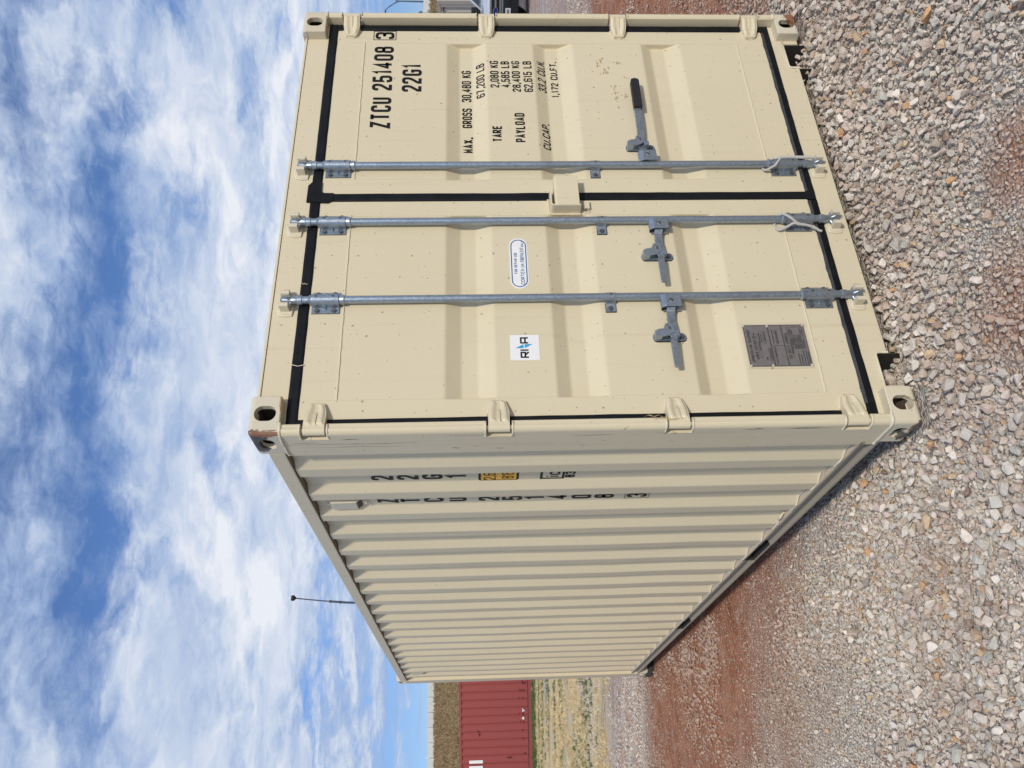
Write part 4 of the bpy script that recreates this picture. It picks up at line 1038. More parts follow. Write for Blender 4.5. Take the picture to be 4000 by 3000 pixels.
ST = [(0.0, (.26, .22, .19)), (.18, (.38, .335, .295)), (.36, (.45, .39, .345)), (.52, (.43, .42, .385)), (.68, (.53, .48, .42)), (.84, (.56, .54, .50)), (.95, (.66, .62, .57)), (1., (.50, .30, .13))]
g1 = nt.ramp(r1[0], ST); g2 = nt.ramp(r2[0], ST)
sel = nt.step(nt.noise(P, 14, 3, .5), .42, .6)
grav = nt.mix(sel, g1, g2)
edge = nt.step(v1.outputs['Distance'], .42, .75)
grav = nt.mix(nt.m('MULTIPLY', edge, .42), grav, (.13, .10, .08))
soiln = nt.noise(P, 2.2, 6, .65)
grav = nt.mix(nt.m('MULTIPLY', nt.step(soiln, .50, .68), .55), grav, (.285, .155, .10))
n8 = nt.noise(P, 8, 6, .65); n40 = nt.noise(P, 45, 4, .6)
dcol = nt.mix(nt.step(n8, .3, .75), (.29, .115, .060), (.48, .22, .13))
streak = nt.noise(nt.comb(nt.m('MULTIPLY', d, 1.), nt.m('MULTIPLY', l, .16), 0.), 3.2, 6, .65)
dcol = nt.mix(nt.m('MULTIPLY', nt.step(streak, .52, .70), .55), dcol, (.47, .29, .215))
peb = nt.m('MULTIPLY', nt.m('GREATER_THAN', r1[1], .80), nt.m('LESS_THAN', v1.outputs['Distance'], .38))
dcol = nt.mix(nt.m('MULTIPLY', peb, .75), dcol, g1)
dmask = nt.m('MULTIPLY', dirt, nt.step(nt.noise(P, 3.1, 6, .68), .22, .46), clamp=True)
col = nt.mix(dmask, grav, dcol)
# packed pale gravel strip further out, then straw and grass
cellf = nt.sep(nt.node('ShaderNodeTexVoronoi', {'Vector': nt.vm('MULTIPLY', P, (1., 1., 0.)), 'Scale': 22.}).outputs['Color'])[0]
pale = nt.ramp(cellf, [(0, (.30, .225, .19)), (.35, (.42, .345, .305)), (.7, (.55, .49, .45)), (1., (.68, .64, .60))])
pale = nt.mix(nt.m('MULTIPLY', nt.step(streak, .40, .60), .72), pale, (.40, .23, .165))
far = nt.step(nt.m('SUBTRACT', dd, nt.m('ADD', 5.55, nt.m('MULTIPLY', nt.m('ADD', l, 4.05), .36))), -.2, .5)
col = nt.mix(far, col, pale)
gs = nt.noise(nt.comb(nt.m('MULTIPLY', d, 1.0), nt.m('MULTIPLY', l, .24), 8.), 1.25, 7, .72, 1.1)
gs2 = nt.noise(P, 16., 5, .7)
straw = nt.mix(gs2, (.50, .385, .21), (.88, .72, .45))
green = nt.mix(gs2, (.09, .12, .045), (.24, .26, .11))
gr = nt.mix(nt.m('MULTIPLY', nt.step(gs, .49, .62), .75), straw, green)
gr = nt.mix(nt.m('MULTIPLY', nt.step(nt.noise(nt.comb(nt.m('MULTIPLY', d, 1.), nt.m('MULTIPLY', l, .26), 21.), 1.0, 7, .70, .9), .49, .60), .85), gr, (.50, .44, .40))
gr = nt.mix(nt.step(d, 19.5, 22.0), gr, green)
smask = nt.m('MULTIPLY', nt.step(dd, 7.4, 8.9), nt.step(l, 1.5, -.5))
col = nt.mix(smask, col, gr)
hgt = nt.m('ADD', nt.m('MULTIPLY', nt.m('SUBTRACT', .7, v1.outputs['Distance']), .8), nt.m('ADD', nt.m('MULTIPLY', n40, .5), nt.m('MULTIPLY', nt.m('SUBTRACT', .7, v2.outputs['Distance']), .8)))
setp(nt, b, Base_Color=col, Roughness=.95, Specular_IOR_Level=.15); bump(nt, b, hgt, .9, .012)
M_ground = m
ground = tag(mb.build('ground', M_ground, fixn=False), kind='structure')
if ground.data.polygons[200].normal.z < 0: ground.data.flip_normals()

# ---- stones
m, nt, b = newmat('crushed_stone')
P = nt.node('ShaderNodeNewGeometry').outputs['Position']; rnd = nt.node('ShaderNodeObjectInfo').outputs['Random']
OC = nt.node('ShaderNodeTexCoord').outputs['Object']
d, l, dd, dirt = zone_nodes(nt, P)
base = nt.ramp(rnd, [(0.0, (.37, .365, .345)), (.14, (.46, .455, .43)), (.27, (.40, .335, .295)), (.40, (.44, .40, .345)), (.53, (.335, .355, .335)), (.63, (.53, .50, .46)), (.73, (.42, .36, .335)), (.81, (.60, .585, .555)), (.885, (.36, .28, .225)), (.925, (.44, .325, .185)), (.955, (.42, .225, .075)), (.972, (.165, .095, .065)), (.985, (.24, .225, .225)), (1., (.66, .63, .60))], 'CONSTANT')
nn = nt.noise(nt.vm('ADD', OC, nt.comb(rnd, nt.m('MULTIPLY', rnd, 7.3), 0.)), 2.6, 6, .7)
c = nt.mix(nt.step(nn, .3, .72), nt.mix(.22, base, (.26, .20, .165)), nt.mix(.22, base, (.85, .82, .77)))
c = nt.mix(1.0, c, (1.60, 1.52, 1.44), 'MULTIPLY')
dust = nt.noise(P, 1.6, 5, .6)
c = nt.mix(nt.m('MULTIPLY', nt.step(dust, .42, .66), .34), c, (.42, .31, .245))
c = nt.mix(nt.m('MULTIPLY', dirt, .55), c, (.40, .215, .14))
setp(nt, b, Base_Color=c, Roughness=.88, Specular_IOR_Level=.25); bump(nt, b, nt.noise(OC, 5.5, 6, .7), .45, .12)
M_stone = m
def rock(k):
    r = np.random.default_rng(100 + k); bm = bmesh.new()
    n = int(r.integers(11, 17)); p = r.normal(size=(n, 3)); p /= np.linalg.norm(p, axis=1)[:, None]
    p = np.sign(p) * np.abs(p) ** .72; p *= np.array((1., r.uniform(.60, .92), r.uniform(.38, .72))) * .5 * r.uniform(.8, 1.05, size=(n, 1))
    for q_ in p: bm.verts.new(q_)
    bmesh.ops.convex_hull(bm, input=bm.verts[:])
    bmesh.ops.delete(bm, geom=[v for v in bm.verts if not v.link_faces], context='VERTS')
    bmesh.ops.dissolve_limit(bm, angle_limit=R(12), verts=bm.verts[:], edges=bm.edges[:])
    bmesh.ops.bevel(bm, geom=bm.edges[:], offset=.018, segments=1, affect='EDGES')
    bmesh.ops.triangulate(bm, faces=bm.faces[:])
    me = bpy.data.meshes.new('stone'); bm.to_mesh(me); bm.free(); me.materials.append(M_stone); return me
ROCKS = [rock(k) for k in range(16)]
RC = bpy.data.collections.new('stone_shapes')
for me in ROCKS: RC.objects.link(bpy.data.objects.new('stone_shape', me))

def scatter(dens, D0, D1, size_fn, lift, cell=.5):
    """random points over the visible wedge of the lot: dens(D) per square metre"""
    out = []
    for D in np.arange(D0, D1, cell):
        hw = .54 * D + .7; n = RNG.poisson(dens(D + cell / 2) * cell * 2 * hw)
        Dv = D + RNG.random(n) * cell; Lv = (RNG.random(n) * 2 - 1) * hw
        out.append(np.stack([C2[0] + F2[0] * Dv + R2[0] * Lv, C2[1] + F2[1] * Dv + R2[1] * Lv, Dv], 1))
    p = np.concatenate(out); x, y = p[:, 0], p[:, 1]
    inc = ((x > -.01) & (x < .172) | (x > 2.266) & (x < 2.448)) & (y > -.01) & (y < .188)        # under the corner castings
    keep = ~inc & ~((x > .035) & (x < Wd) & (y > .11) & (y < L_) & ~((y < .40) & (((x > .19) & (x < .346)) | ((x > 2.067) & (x < 2.25))))); p = p[keep]; x, y = p[:, 0], p[:, 1]
    d_, l_ = dl(x, y)
    wob = (vnoise(x, y, .8, 21) - .5) * 1.2 + (vnoise(x, y, 2.3, 22) - .5) * .7
    ddn = d_ + wob; farb = 5.55 + (l_ + 4.05) * .36
    dirt_ = sst(ddn + .9 * sst(l_, -3.6, -1.6), 1.9, 3.4) * (1 - sst(ddn - farb, -.4, .5))
    for px_, py_, r_ in ((.10, -.62, .36), (.52, -.86, .25)): dirt_ = np.maximum(dirt_, .55 * sst(-np.hypot(x - px_, y - py_), -r_, -r_ * .4))
    clump = vnoise(x, y, 1.7, 31) * .55 + vnoise(x, y, 5., 32) * .45
    pr = 1 - dirt_ * np.where(clump > .58, .40, .86)
    pr *= np.where(vnoise(x, y, 1.3, 41) * .6 + vnoise(x, y, 4.1, 42) * .4 > .66, .55, 1.)     # thin spots show soil
    k = RNG.random(len(x)) < pr; p = p[k]; n = len(p)
    s = size_fn(n) * (.55 + .70 * sst(vnoise(p[:, 0], p[:, 1], .75, 51) * .7 + vnoise(p[:, 0], p[:, 1], 2.2, 52) * .3, .28, .68))
    z = gz(p[:, 0], p[:, 1]) + s * lift
    return np.column_stack([p[:, 0], p[:, 1], z, s, p[:, 2]])
chips = scatter(lambda D: 8000 if D < 4.5 else 5200 if D < 7 else 1500 if D < 10 else 500, 2.1, 12.5, lambda n: np.exp(RNG.normal(math.log(.0120), .30, n)).clip(.006, .022), .12)
mids = scatter(lambda D: 6200 if D < 5 else 4500 if D < 7 else 2500 if D < 9 else 600, 2.1, 14.5, lambda n: np.exp(RNG.normal(math.log(.0205), .30, n)).clip(.011, .046), .38)
bigs = scatter(lambda D: 150 if D < 6 else 90 if D < 9 else 30, 2.1, 13., lambda n: np.exp(RNG.normal(math.log(.038), .22, n)).clip(.028, .082), .40)
def thin_out(p, f=.41):
    """largest first, drop stones that would sink into one already laid"""
    p = p[np.argsort(-p[:, 3])]; cell = .04; grid = {}; keep = []
    for i, (x, y, z, s_, D) in enumerate(p.tolist()):
        a, b_ = int(x // cell), int(y // cell); ok = True; r_ = int((s_ + .1) * f // cell) + 1
        for u in range(a - r_, a + r_ + 1):
            for v in range(b_ - r_, b_ + r_ + 1):
                for (x2, y2, s2_) in grid.get((u, v), ()):
                    if (x - x2) ** 2 + (y - y2) ** 2 < (f * (s_ + s2_)) ** 2: ok = False; break
                if not ok: break
            if not ok: break
        if ok: grid.setdefault((a, b_), []).append((x, y, s_)); keep.append(i)
    return p[keep]
allp = np.concatenate([thin_out(np.concatenate([mids, bigs])), chips])
def inframe(p):
    v = p[:, :3] - np.array(CAM); zc = v @ np.array(FW); a = v @ np.array(IR) / zc * 3102 + 2000; b_ = v @ np.array(ID) / zc * 3102 + 1500
    return (zc > 0) & (a > 0) & (a < 4020) & (b_ > -20) & (b_ < 3020)
vis = inframe(allp); hid = (allp[:, 1] > .0) & (allp[:, 0] > 0)
score = np.where(vis & ~hid, allp[:, 3] / allp[:, 4], 0); order = np.argsort(-score)
top, rest = order[:300], order[300:]
RINV = [0.]
for i in top:
    p = allp[i]; o = bpy.data.objects.new('stone', ROCKS[int(RNG.integers(len(ROCKS)))]); COL.objects.link(o); o.parent = ground
    o.location = p[:3]; o.rotation_euler = (RNG.normal(0, .35), RNG.normal(0, .35), RNG.random() * 6.283); s = float(p[3]); o.scale = (s, s * RNG.uniform(.85, 1.1), s * RNG.uniform(.85, 1.2))

def instancer(name, pts, rot, scl, coll, nvar, mat):
    """points carrying rotation, scale and shape index, instanced by geometry nodes"""
    me = bpy.data.meshes.new(name); me.vertices.add(len(pts)); me.vertices.foreach_set('co', np.ascontiguousarray(pts, dtype=np.float32).ravel())
    a = me.attributes.new('rot', 'FLOAT_VECTOR', 'POINT'); a.data.foreach_set('vector', np.ascontiguousarray(rot, dtype=np.float32).ravel())
    a = me.attributes.new('scl', 'FLOAT_VECTOR', 'POINT'); a.data.foreach_set('vector', np.ascontiguousarray(scl, dtype=np.float32).ravel())
    a = me.attributes.new('idx', 'INT', 'POINT'); a.data.foreach_set('value', RNG.integers(0, nvar, len(pts)).astype(np.int32))
    me.materials.append(mat); o = bpy.data.objects.new(name, me); COL.objects.link(o)
    ng = bpy.data.node_groups.new(name, 'GeometryNodeTree'); ng.interface.new_socket('Geometry', in_out='INPUT', socket_type='NodeSocketGeometry'); ng.interface.new_socket('Geometry', in_out='OUTPUT', socket_type='NodeSocketGeometry')
    N = ng.nodes; gi = N.new('NodeGroupInput'); go = N.new('NodeGroupOutput'); ip = N.new('GeometryNodeInstanceOnPoints'); ci = N.new('GeometryNodeCollectionInfo')
    ci.inputs['Collection'].default_value = coll; ci.inputs['Separate Children'].default_value = True; ci.inputs['Reset Children'].default_value = True
    def na(nm, ty):
        n_ = N.new('GeometryNodeInputNamedAttribute'); n_.data_type = ty; n_.inputs['Name'].default_value = nm; return [q_ for q_ in n_.outputs if q_.enabled and q_.name == 'Attribute'][0]
    e2 = N.new('FunctionNodeEulerToRotation'); Lk = ng.links
    Lk.new(gi.outputs[0], ip.inputs['Points']); Lk.new(ci.outputs[0], ip.inputs['Instance']); ip.inputs['Pick Instance'].default_value = True
    Lk.new(na('idx', 'INT'), ip.inputs['Instance Index']); Lk.new(na('rot', 'FLOAT_VECTOR'), e2.inputs[0]); Lk.new(e2.outputs[0], ip.inputs['Rotation']); Lk.new(na('scl', 'FLOAT_VECTOR'), ip.inputs['Scale'])
    Lk.new(ip.outputs[0], go.inputs[0]); md = o.modifiers.new('scatter', 'NODES'); md.node_group = ng
    return o
pr_ = allp[rest]; n = len(pr_)
gravel = instancer('gravel', pr_[:, :3], np.column_stack([RNG.normal(0, .45, n), RNG.normal(0, .45, n), RNG.random(n) * 6.283]),
                   pr_[:, 3:4] * np.column_stack([np.ones(n), RNG.uniform(.82, 1.12, n), RNG.uniform(.8, 1.3, n)]), RC, len(ROCKS), M_stone)
tag(gravel, kind='stuff', label='loose grey, pink and tan crushed stone covering the lot', cat='gravel')
print('stones', n)

# ---- grass: blades in clumps, dry straw and green weeds
def grassmat(name, c1, c2):
    m, nt, b = newmat(name); rnd = nt.node('ShaderNodeObjectInfo').outputs['Random']
    setp(nt, b, Base_Color=nt.ramp(rnd, [(0, c1), (1, c2)]), Roughness=.8, Specular_IOR_Level=.2); return m
M_straw = grassmat('dry_straw', (.50, .38, .20), (.88, .72, .45)); M_bank = grassmat('bank_grass', (.17, .115, .06), (.48, .36, .20)); M_weed = grassmat('green_weed', (.05, .085, .028), (.17, .22, .08))
def tuft_coll(name, mat, spread, nb):
    c = bpy.data.collections.new(name)
    for k in range(6):
        r = random.Random(k + 40); mb = MB()
        for j in range(nb):
            a = r.random() * 6.283; lean = r.uniform(.1, .9) * spread; h = r.uniform(.55, 1.); w_ = r.uniform(.025, .05); bx_, by_ = r.gauss(0, .16), r.gauss(0, .16)
            d = Vector((math.cos(a), math.sin(a), 0)); s = Vector((-d.y, d.x, 0)) * w_; p0 = Vector((bx_, by_, 0)); p1 = p0 + d * lean * .35 + Vector((0, 0, h * .6)); p2 = p0 + d * lean + Vector((0, 0, h))
            mb.add([p0 - s, p0 + s, p1 + s * .7, p1 - s * .7, p2], [(0, 1, 2, 3), (3, 2, 4)], False)
        o = mb.build('tuft_shape', mat, fixn=False); COL.objects.unlink(o); c.objects.link(o)
    return c
TC_straw = tuft_coll('straw_shapes', M_straw, 1.3, 14); TC_bank = tuft_coll('bank_shapes', M_bank, .7, 16); TC_weed = tuft_coll('weed_shapes', M_weed, .6, 16)
def field(n, D0, D1, L0, L1):
    u = RNG.random(n); D = np.sqrt(u * (D1 ** 2 - D0 ** 2) + D0 ** 2); s = RNG.random(n); Lv = D * (L0 + (L1 - L0) * s)
    return C2[0] + F2[0] * D + R2[0] * Lv, C2[1] + F2[1] * D + R2[1] * Lv, D, Lv
x, y, D, Lv = field(26000, 10.5, 28.6, -.66, -.30); d_, l_ = dl(x, y)
g_ = vnoise(d_, l_ * .25, 1.3, 61) * .5 + vnoise(x, y, 4.5, 64) * .1 + vnoise(x, y, 2.2, 62) * .4; k = (g_ > .54) & (d_ + (vnoise(x, y, .7, 63) - .5) * 2 > 8.0) & (g_ < .80)
x, y, g_ = x[k], y[k], g_[k]; n = len(x); s = RNG.uniform(.03, .07, n)
dry = instancer('dry_grass', np.column_stack([x, y, gz(x, y) - .005]), np.column_stack([RNG.normal(0, .2, n), RNG.normal(0, .2, n), RNG.random(n) * 6.28]), np.column_stack([s * 1.4, s * 1.4, s]), TC_straw, 6, M_straw)
tag(dry, kind='stuff', label='flattened straw coloured grass in front of the red container', cat='dry grass')

mb = MB(); mb.bbox(-.01, .24, 5.84, 6.09, -.10, -.002, .006)
tag(mb.build('support_block', M_rubber2), 'low black block under the rear corner of the large beige container', 'support block')
x, y, D, Lv = field(9000, 11.5, 28.3, -.66, -.30); d_, l_ = dl(x, y)
g_ = vnoise(d_, l_ * .22, 1.6, 66) * .65 + vnoise(x, y, 3.1, 67) * .35; k = (g_ > .60) & (d_ > 8.3); x, y = x[k], y[k]; n = len(x); s = RNG.uniform(.03, .075, n)
tag(instancer('green_weeds', np.column_stack([x, y, gz(x, y) - .005]), np.column_stack([RNG.normal(0, .25, n), RNG.normal(0, .25, n), RNG.random(n) * 6.28]), np.column_stack([s * 1.3, s * 1.3, s]), TC_weed, 6, M_weed), kind='stuff', label='low green weeds scattered through the straw coloured grass', cat='weeds')
# ================================================================== BACKGROUND
# red container
def box_container(name, D, L0, L1, zb, h, depth, mats, label, ribs=True):
    root = empty(name, label=label, cat='shipping container'); a = Vector((*at(D, L0, 0)[:2], 0)); ux = Vector((*(R2), 0)); uy = Vector((*(F2), 0))
    root.matrix_world = Matrix(((ux.x, uy.x, 0, a.x), (ux.y, uy.y, 0, a.y), (0, 0, 1, zb), (0, 0, 0, 1))); return root
LEN = 12.19
Lr0 = -20.2; Lr1 = Lr0 + LEN
redc = box_container('red_container', 27.9, Lr0, Lr1, -.075, 2.6, 2.44, None, 'faded red corrugated shipping container with two white bars, in front of the grassy bank')
def corr_mesh(Ln, z0, z1, y0, dep, pitch=.2787, st=.16):
    pts = [(0, y0 + dep)]; x = st
    while x < Ln - .2: pts += [(x, y0 + dep), (x + .068, y0), (x + .140, y0), (x + .208, y0 + dep)]; x += pitch
    pts.append((Ln, y0 + dep)); mb = MB()
    mb.grid([[(p[0], p[1], z) for z in (z0, z1)] for p in pts], False); return mb
o = corr_mesh(LEN, .16, 2.50, .012, .036).build('side_wall', M_redpaint, redc, fixn=False)
mb = MB(); mb.box(0, LEN, .0, .06, 2.50, 2.575); mb.build('roof_rail', M_redpaint, redc)
mb = MB(); mb.box(0, LEN, .0, .05, .012, .135); mb.build('bottom_rail', M_redpaint, redc)
mb = MB(); mb.box(0, LEN, .018, .055, .1355, .165); mb.build('rail_groove', M_dark, redc)
mb = MB(); mb.box(.0, LEN, .08, 2.44, .10, 2.55); mb.build('body', M_redpaint, redc)
mb = MB()
for xx in (0, LEN - .16): mb.box(xx, xx + .16, -.003, .12, .0, .118); mb.box(xx, xx + .16, -.003, .12, 2.49, 2.60)
mb.build('corner_casting', M_redpaint, redc)
def rp(py, px):   # pixel -> local x,z on the red face
    return (py - 1500) / 3102.1 * -27.9 - Lr0, 1.73344 - 27.9 * ((px - 2000) / 3102.1 + .0457 + .0364 * 0) + .075
def red_xz(py, px):
    v = IR * ((px - 2000) / 3102.1) + ID * ((py - 1500) / 3102.1) + FW; p = CAM + v * (27.9 / (v.x * F2[0] + v.y * F2[1])); q_ = np.array((p.x, p.y)) - C2
    return float(q_ @ R2) - Lr0, p.z + .075
mb = MB()
for (p0, p1) in ((2970, 2984), (2992, 3012)):
    xa, zt_ = red_xz(p1, 1833); xb, zb_ = red_xz(p0, 1886); mb.box(xa, xb, .006, .013, zb_, zt_)
mb.build('white_marking', M_white, redc)
mb = MB(); mb2 = MB()
for (py, px, w_, h_) in ((2664, 2040, .10, .045), (2668, 2047, .08, .05), (2664, 2052, .05, .03), (2696, 2030, .06, .04), (2697, 2038, .1, .03), (2696, 2046, .08, .04), (2726, 2027, .08, .03), (2727, 2043, .07, .04), (2788, 2030, .06, .03), (2790, 2043, .11, .05), (2818, 2033, .07, .03), (2820, 2045, .06, .04), (2853, 2042, .07, .04), (2885, 2044, .05, .05), (2943, 2052, .07, .06), (2960, 1990, .04, .16), (2872, 1872, .10, .04), (2858, 1868, .06, .08)):
    xa, za = red_xz(py, px); mb.box(xa - w_ / 2, xa + w_ / 2, .0095, .02, za - h_ / 2, za + h_ / 2)
mb.build('worn_marking', simple('worn_dark_print', (.075, .016, .016), .8), redc)
for (py, px, w_, h_) in ((2774, 2042, .12, .035), (2776, 2045, .04, .08), (2806, 2042, .07, .05), (2805, 2046, .1, .03)):
    xa, za = red_xz(py, px); mb2.box(xa - w_ / 2, xa + w_ / 2, .0065, .018, za - h_ / 2, za + h_ / 2)
mb2.build('paper_scrap', M_white, redc)

# grassy bank
def crest(L): return 5.86 - (L + 30) * .0105
Ls = np.linspace(-70, 110, 73); Ds = [36, 38, 42, 47, 53, 60, 67, 72, 75, 80, 120, 400]
mb = MB(); G = []
for Lx in Ls:
    row = []
    for Dx in Ds:
        u = min(1, max(0, (Dx - 38) / 34)); z = -.25 + (crest(Lx) + .25) * (u ** .92) + (vnoise(Lx, Dx, .12, 71) - .5) * .5 * (u > 0) * (u < 1); row.append(at(Dx, Lx, float(z)))
    G.append(row)
mb.grid(G, True)
m, nt, b = newmat('bank_grass_ground'); P = nt.node('ShaderNodeNewGeometry').outputs['Position']
nb_ = nt.noise(nt.vm('MULTIPLY', P, (1., 1., 2.)), 1.3, 7, .72); nb2 = nt.noise(P, .28, 4, .6)
c = nt.mix(nt.step(nb_, .3, .72), (.15, .10, .055), (.42, .31, .17)); c = nt.mix(nt.m('MULTIPLY', nt.step(nb2, .54, .68), .5), c, (.10, .105, .04))
setp(nt, b, Base_Color=c, Roughness=.95, Specular_IOR_Level=.1); bump(nt, b, nb_, 1., .3)
bankm = m
bank = tag(mb.build('embankment', bankm, fixn=False), kind='structure')
if bank.data.polygons[300].normal.z < 0: bank.data.flip_normals()
def bank_z(D, L):
    u = np.clip((D - 38) / 34, 0, 1); return -.25 + (crest(L) + .25) * u ** .92 + (vnoise(L, D, .12, 71) - .5) * .5 * (u > 0) * (u < 1)
xs_, zs_ = [], []
n = 16000; D = RNG.uniform(48, 73.2, n); Lv = np.where(RNG.random(n) < .8, RNG.uniform(-42, -18, n), RNG.uniform(26, 42, n))
pts = C2[None] + F2[None] * D[:, None] + R2[None] * Lv[:, None]; z = bank_z(D, Lv); s = RNG.uniform(.12, .26, n)
bg_ = instancer('bank_grass', np.column_stack([pts, z - .02]), np.column_stack([RNG.normal(0, .15, n), RNG.normal(0, .15, n), RNG.random(n) * 6.28]), np.column_stack([s, s, s]), TC_bank, 6, M_bank)
tag(bg_, kind='stuff', label='brown dry grass on the bank behind the red container', cat='dry grass')
n = 1500; D = RNG.uniform(72.4, 73.7, n); Lv = np.where(RNG.random(n) < .75, RNG.uniform(-44, -18, n), RNG.uniform(26, 42, n)); keep = vnoise(Lv, D * 0, .9, 81) > .25; D, Lv = D[keep], Lv[keep]; n = len(D)
pts = C2[None] + F2[None] * D[:, None] + R2[None] * Lv[:, None]; s = RNG.uniform(.10, .30, n) * (.6 + .8 * vnoise(Lv, D * 0, 1.7, 82))
wd_ = instancer('weeds', np.column_stack([pts, bank_z(D, Lv) - .02]), np.column_stack([RNG.normal(0, .15, n), RNG.normal(0, .15, n), RNG.random(n) * 6.28]), np.column_stack([s, s, s]), TC_weed, 6, M_weed)
tag(wd_, kind='stuff', label='green weeds along the foot of the concrete wall', cat='weeds')
n = 2600; D = RNG.uniform(25.8, 27.8, n); Lv = RNG.uniform(-18, -8, n); keep = vnoise(Lv, D, 1.6, 91) > .3; D, Lv = D[keep], Lv[keep]; n = len(D)
pts = C2[None] + F2[None] * D[:, None] + R2[None] * Lv[:, None]; s = RNG.uniform(.05, .13, n)
tag(instancer('green_grass', np.column_stack([pts, gz(pts[:, 0], pts[:, 1]) - .005]), np.column_stack([RNG.normal(0, .2, n), RNG.normal(0, .2, n), RNG.random(n) * 6.28]), np.column_stack([s, s, s]), TC_weed, 6, M_weed), kind='stuff', label='strip of green grass at the foot of the red container', cat='grass')

# concrete wall of panels on the crest
m, nt, b = newmat('concrete'); P = nt.node('ShaderNodeTexCoord').outputs['Object']; rnd = nt.node('ShaderNodeObjectInfo').outputs['Random']
c = nt.mix(nt.noise(P, 1.6, 6, .65), (.50, .51, .49), (.68, .68, .65)); c = nt.mix(nt.m('MULTIPLY', nt.step(nt.noise(nt.vm('MULTIPLY', P, (7., 7., 1.)), 1., 4, .6), .56, .72), .35), c, (.22, .22, .21)); c = nt.mix(nt.m('MULTIPLY', rnd, .18), c, (.30, .30, .29))
setp(nt, b, Base_Color=c, Roughness=.9); M_conc = m
wall = empty('concrete_wall', at(74, 0, 0), label='long low grey concrete wall of panels along the top of the bank', cat='wall')
ang = math.atan2(R2[1], R2[0])
pm = MB(); pm.prism([(-.30, -.35), (-.30, .08), (-.17, .22), (-.09, .83), (.09, .83), (.17, .22), (.30, .08), (.30, -.35)], 0, -.69, .69)
po = pm.build('panel', M_conc, fixn=True); pmesh = po.data; bpy.data.objects.remove(po)
for k in range(-36, 46):
    Lk = k * 1.41; o = bpy.data.objects.new('panel', pmesh); COL.objects.link(o); o.parent = wall
    p = F2 * 0 + R2 * Lk; o.location = (p[0], p[1], crest(Lk) + random.uniform(-.008, .008)); o.rotation_euler = (0, R(.6), ang)
# small marker on the wall
mb = MB(); q0 = Vector(at(74, -34.6, crest(-34.6) + .82)); mb.cyl(q0, q0 + Vector((0, 0, .09)), .14, 10, .05); mb.cyl(q0 + Vector((0, 0, .09)), q0 + Vector((0, 0, .22)), .03, 8)
tag(mb.build('wall_marker', M_white), 'small white marker standing on top of the concrete wall', 'marker')

# lamp post left: thin yard light seen above the container roof
M_pole = simple('dark_pole_steel', (.055, .075, .11), .5, metal=.4)
lp = empty('lamp_post', (9.45, 41.9, -.08), label='thin dark lamp post with a small black lamp, rising behind the container roof', cat='lamp post')
lp_at = lambda z: (.07 + .115 * max(0, (z - 4) / 4.7) + .28 * max(0, (z - 8.7) / 3.4) ** 1.3, 0, z)
mb = MB(); mb.tube([lp_at(z) for z in np.linspace(0, 10.05, 12)], [.062] * 12, 10); mb.build('pole', M_pole, lp)
mb = MB(); mb.tube([lp_at(z) for z in np.linspace(9.5, 12.0, 8)], [.034] * 8, 8); mb.cyl(Vector(lp_at(9.42)), Vector(lp_at(9.55)), .075, 10); mb.cyl(Vector(lp_at(10.0)), Vector(lp_at(10.1)), .075, 10); mb.build('mast', M_pole, lp)
mb = MB(); tp = Vector(lp_at(12.0)); mb.lathe(tp, (0.08, 0, 1), [(-.06, .05), (0, .09), (.05, .15), (.16, .16), (.20, .13), (.21, .06)], 14); mb.build('lamp_head', M_grip, lp)
mb = MB(); mb.lathe(tp + Vector((.015, 0, .21)), (0.08, 0, 1), [(0, .06), (.06, .075), (.11, .05), (.13, .01)], 12); mb.build('lamp_lens', M_white, lp)

# highway light right, twin arms
hp = empty('street_light', (80.45, 55.4, 5.0), label='tall highway light with curved arms standing beyond the concrete wall', cat='street light')
M_pole2 = simple('grey_pole_steel', (.10, .13, .17), .5, metal=.3)
mb = MB(); mb.tube([(0, 0, -1), (.0, 0, 2), (.08, 0, 4.96)], [.10, .09, .07], 10); mb.build('pole', M_pole2, hp)
mb = MB(); mb.tube([(.08, 0, 4.9), (-.1, .12, 5.2), (-.45, .33, 5.85), (-.66, .50, 6.15), (-.75, .58, 6.25)], .05, 8); mb.tube([(.05, .02, 4.6), (-.14, .16, 5.25), (-.45, .34, 5.78)], .03, 8)
mb.tube([(.08, 0, 4.9), (.24, -.12, 5.2), (.55, -.36, 5.75), (.85, -.6, 6.2)], .05, 8); mb.build('arm', M_pole2, hp)
mb = MB(); mb.bbox(-1.05, -.70, .50, .80, 6.2, 6.34, .04); mb.bbox(.80, 1.2, -.9, -.55, 6.15, 6.3, .04); mb.build('lamp_head', M_pole2, hp)

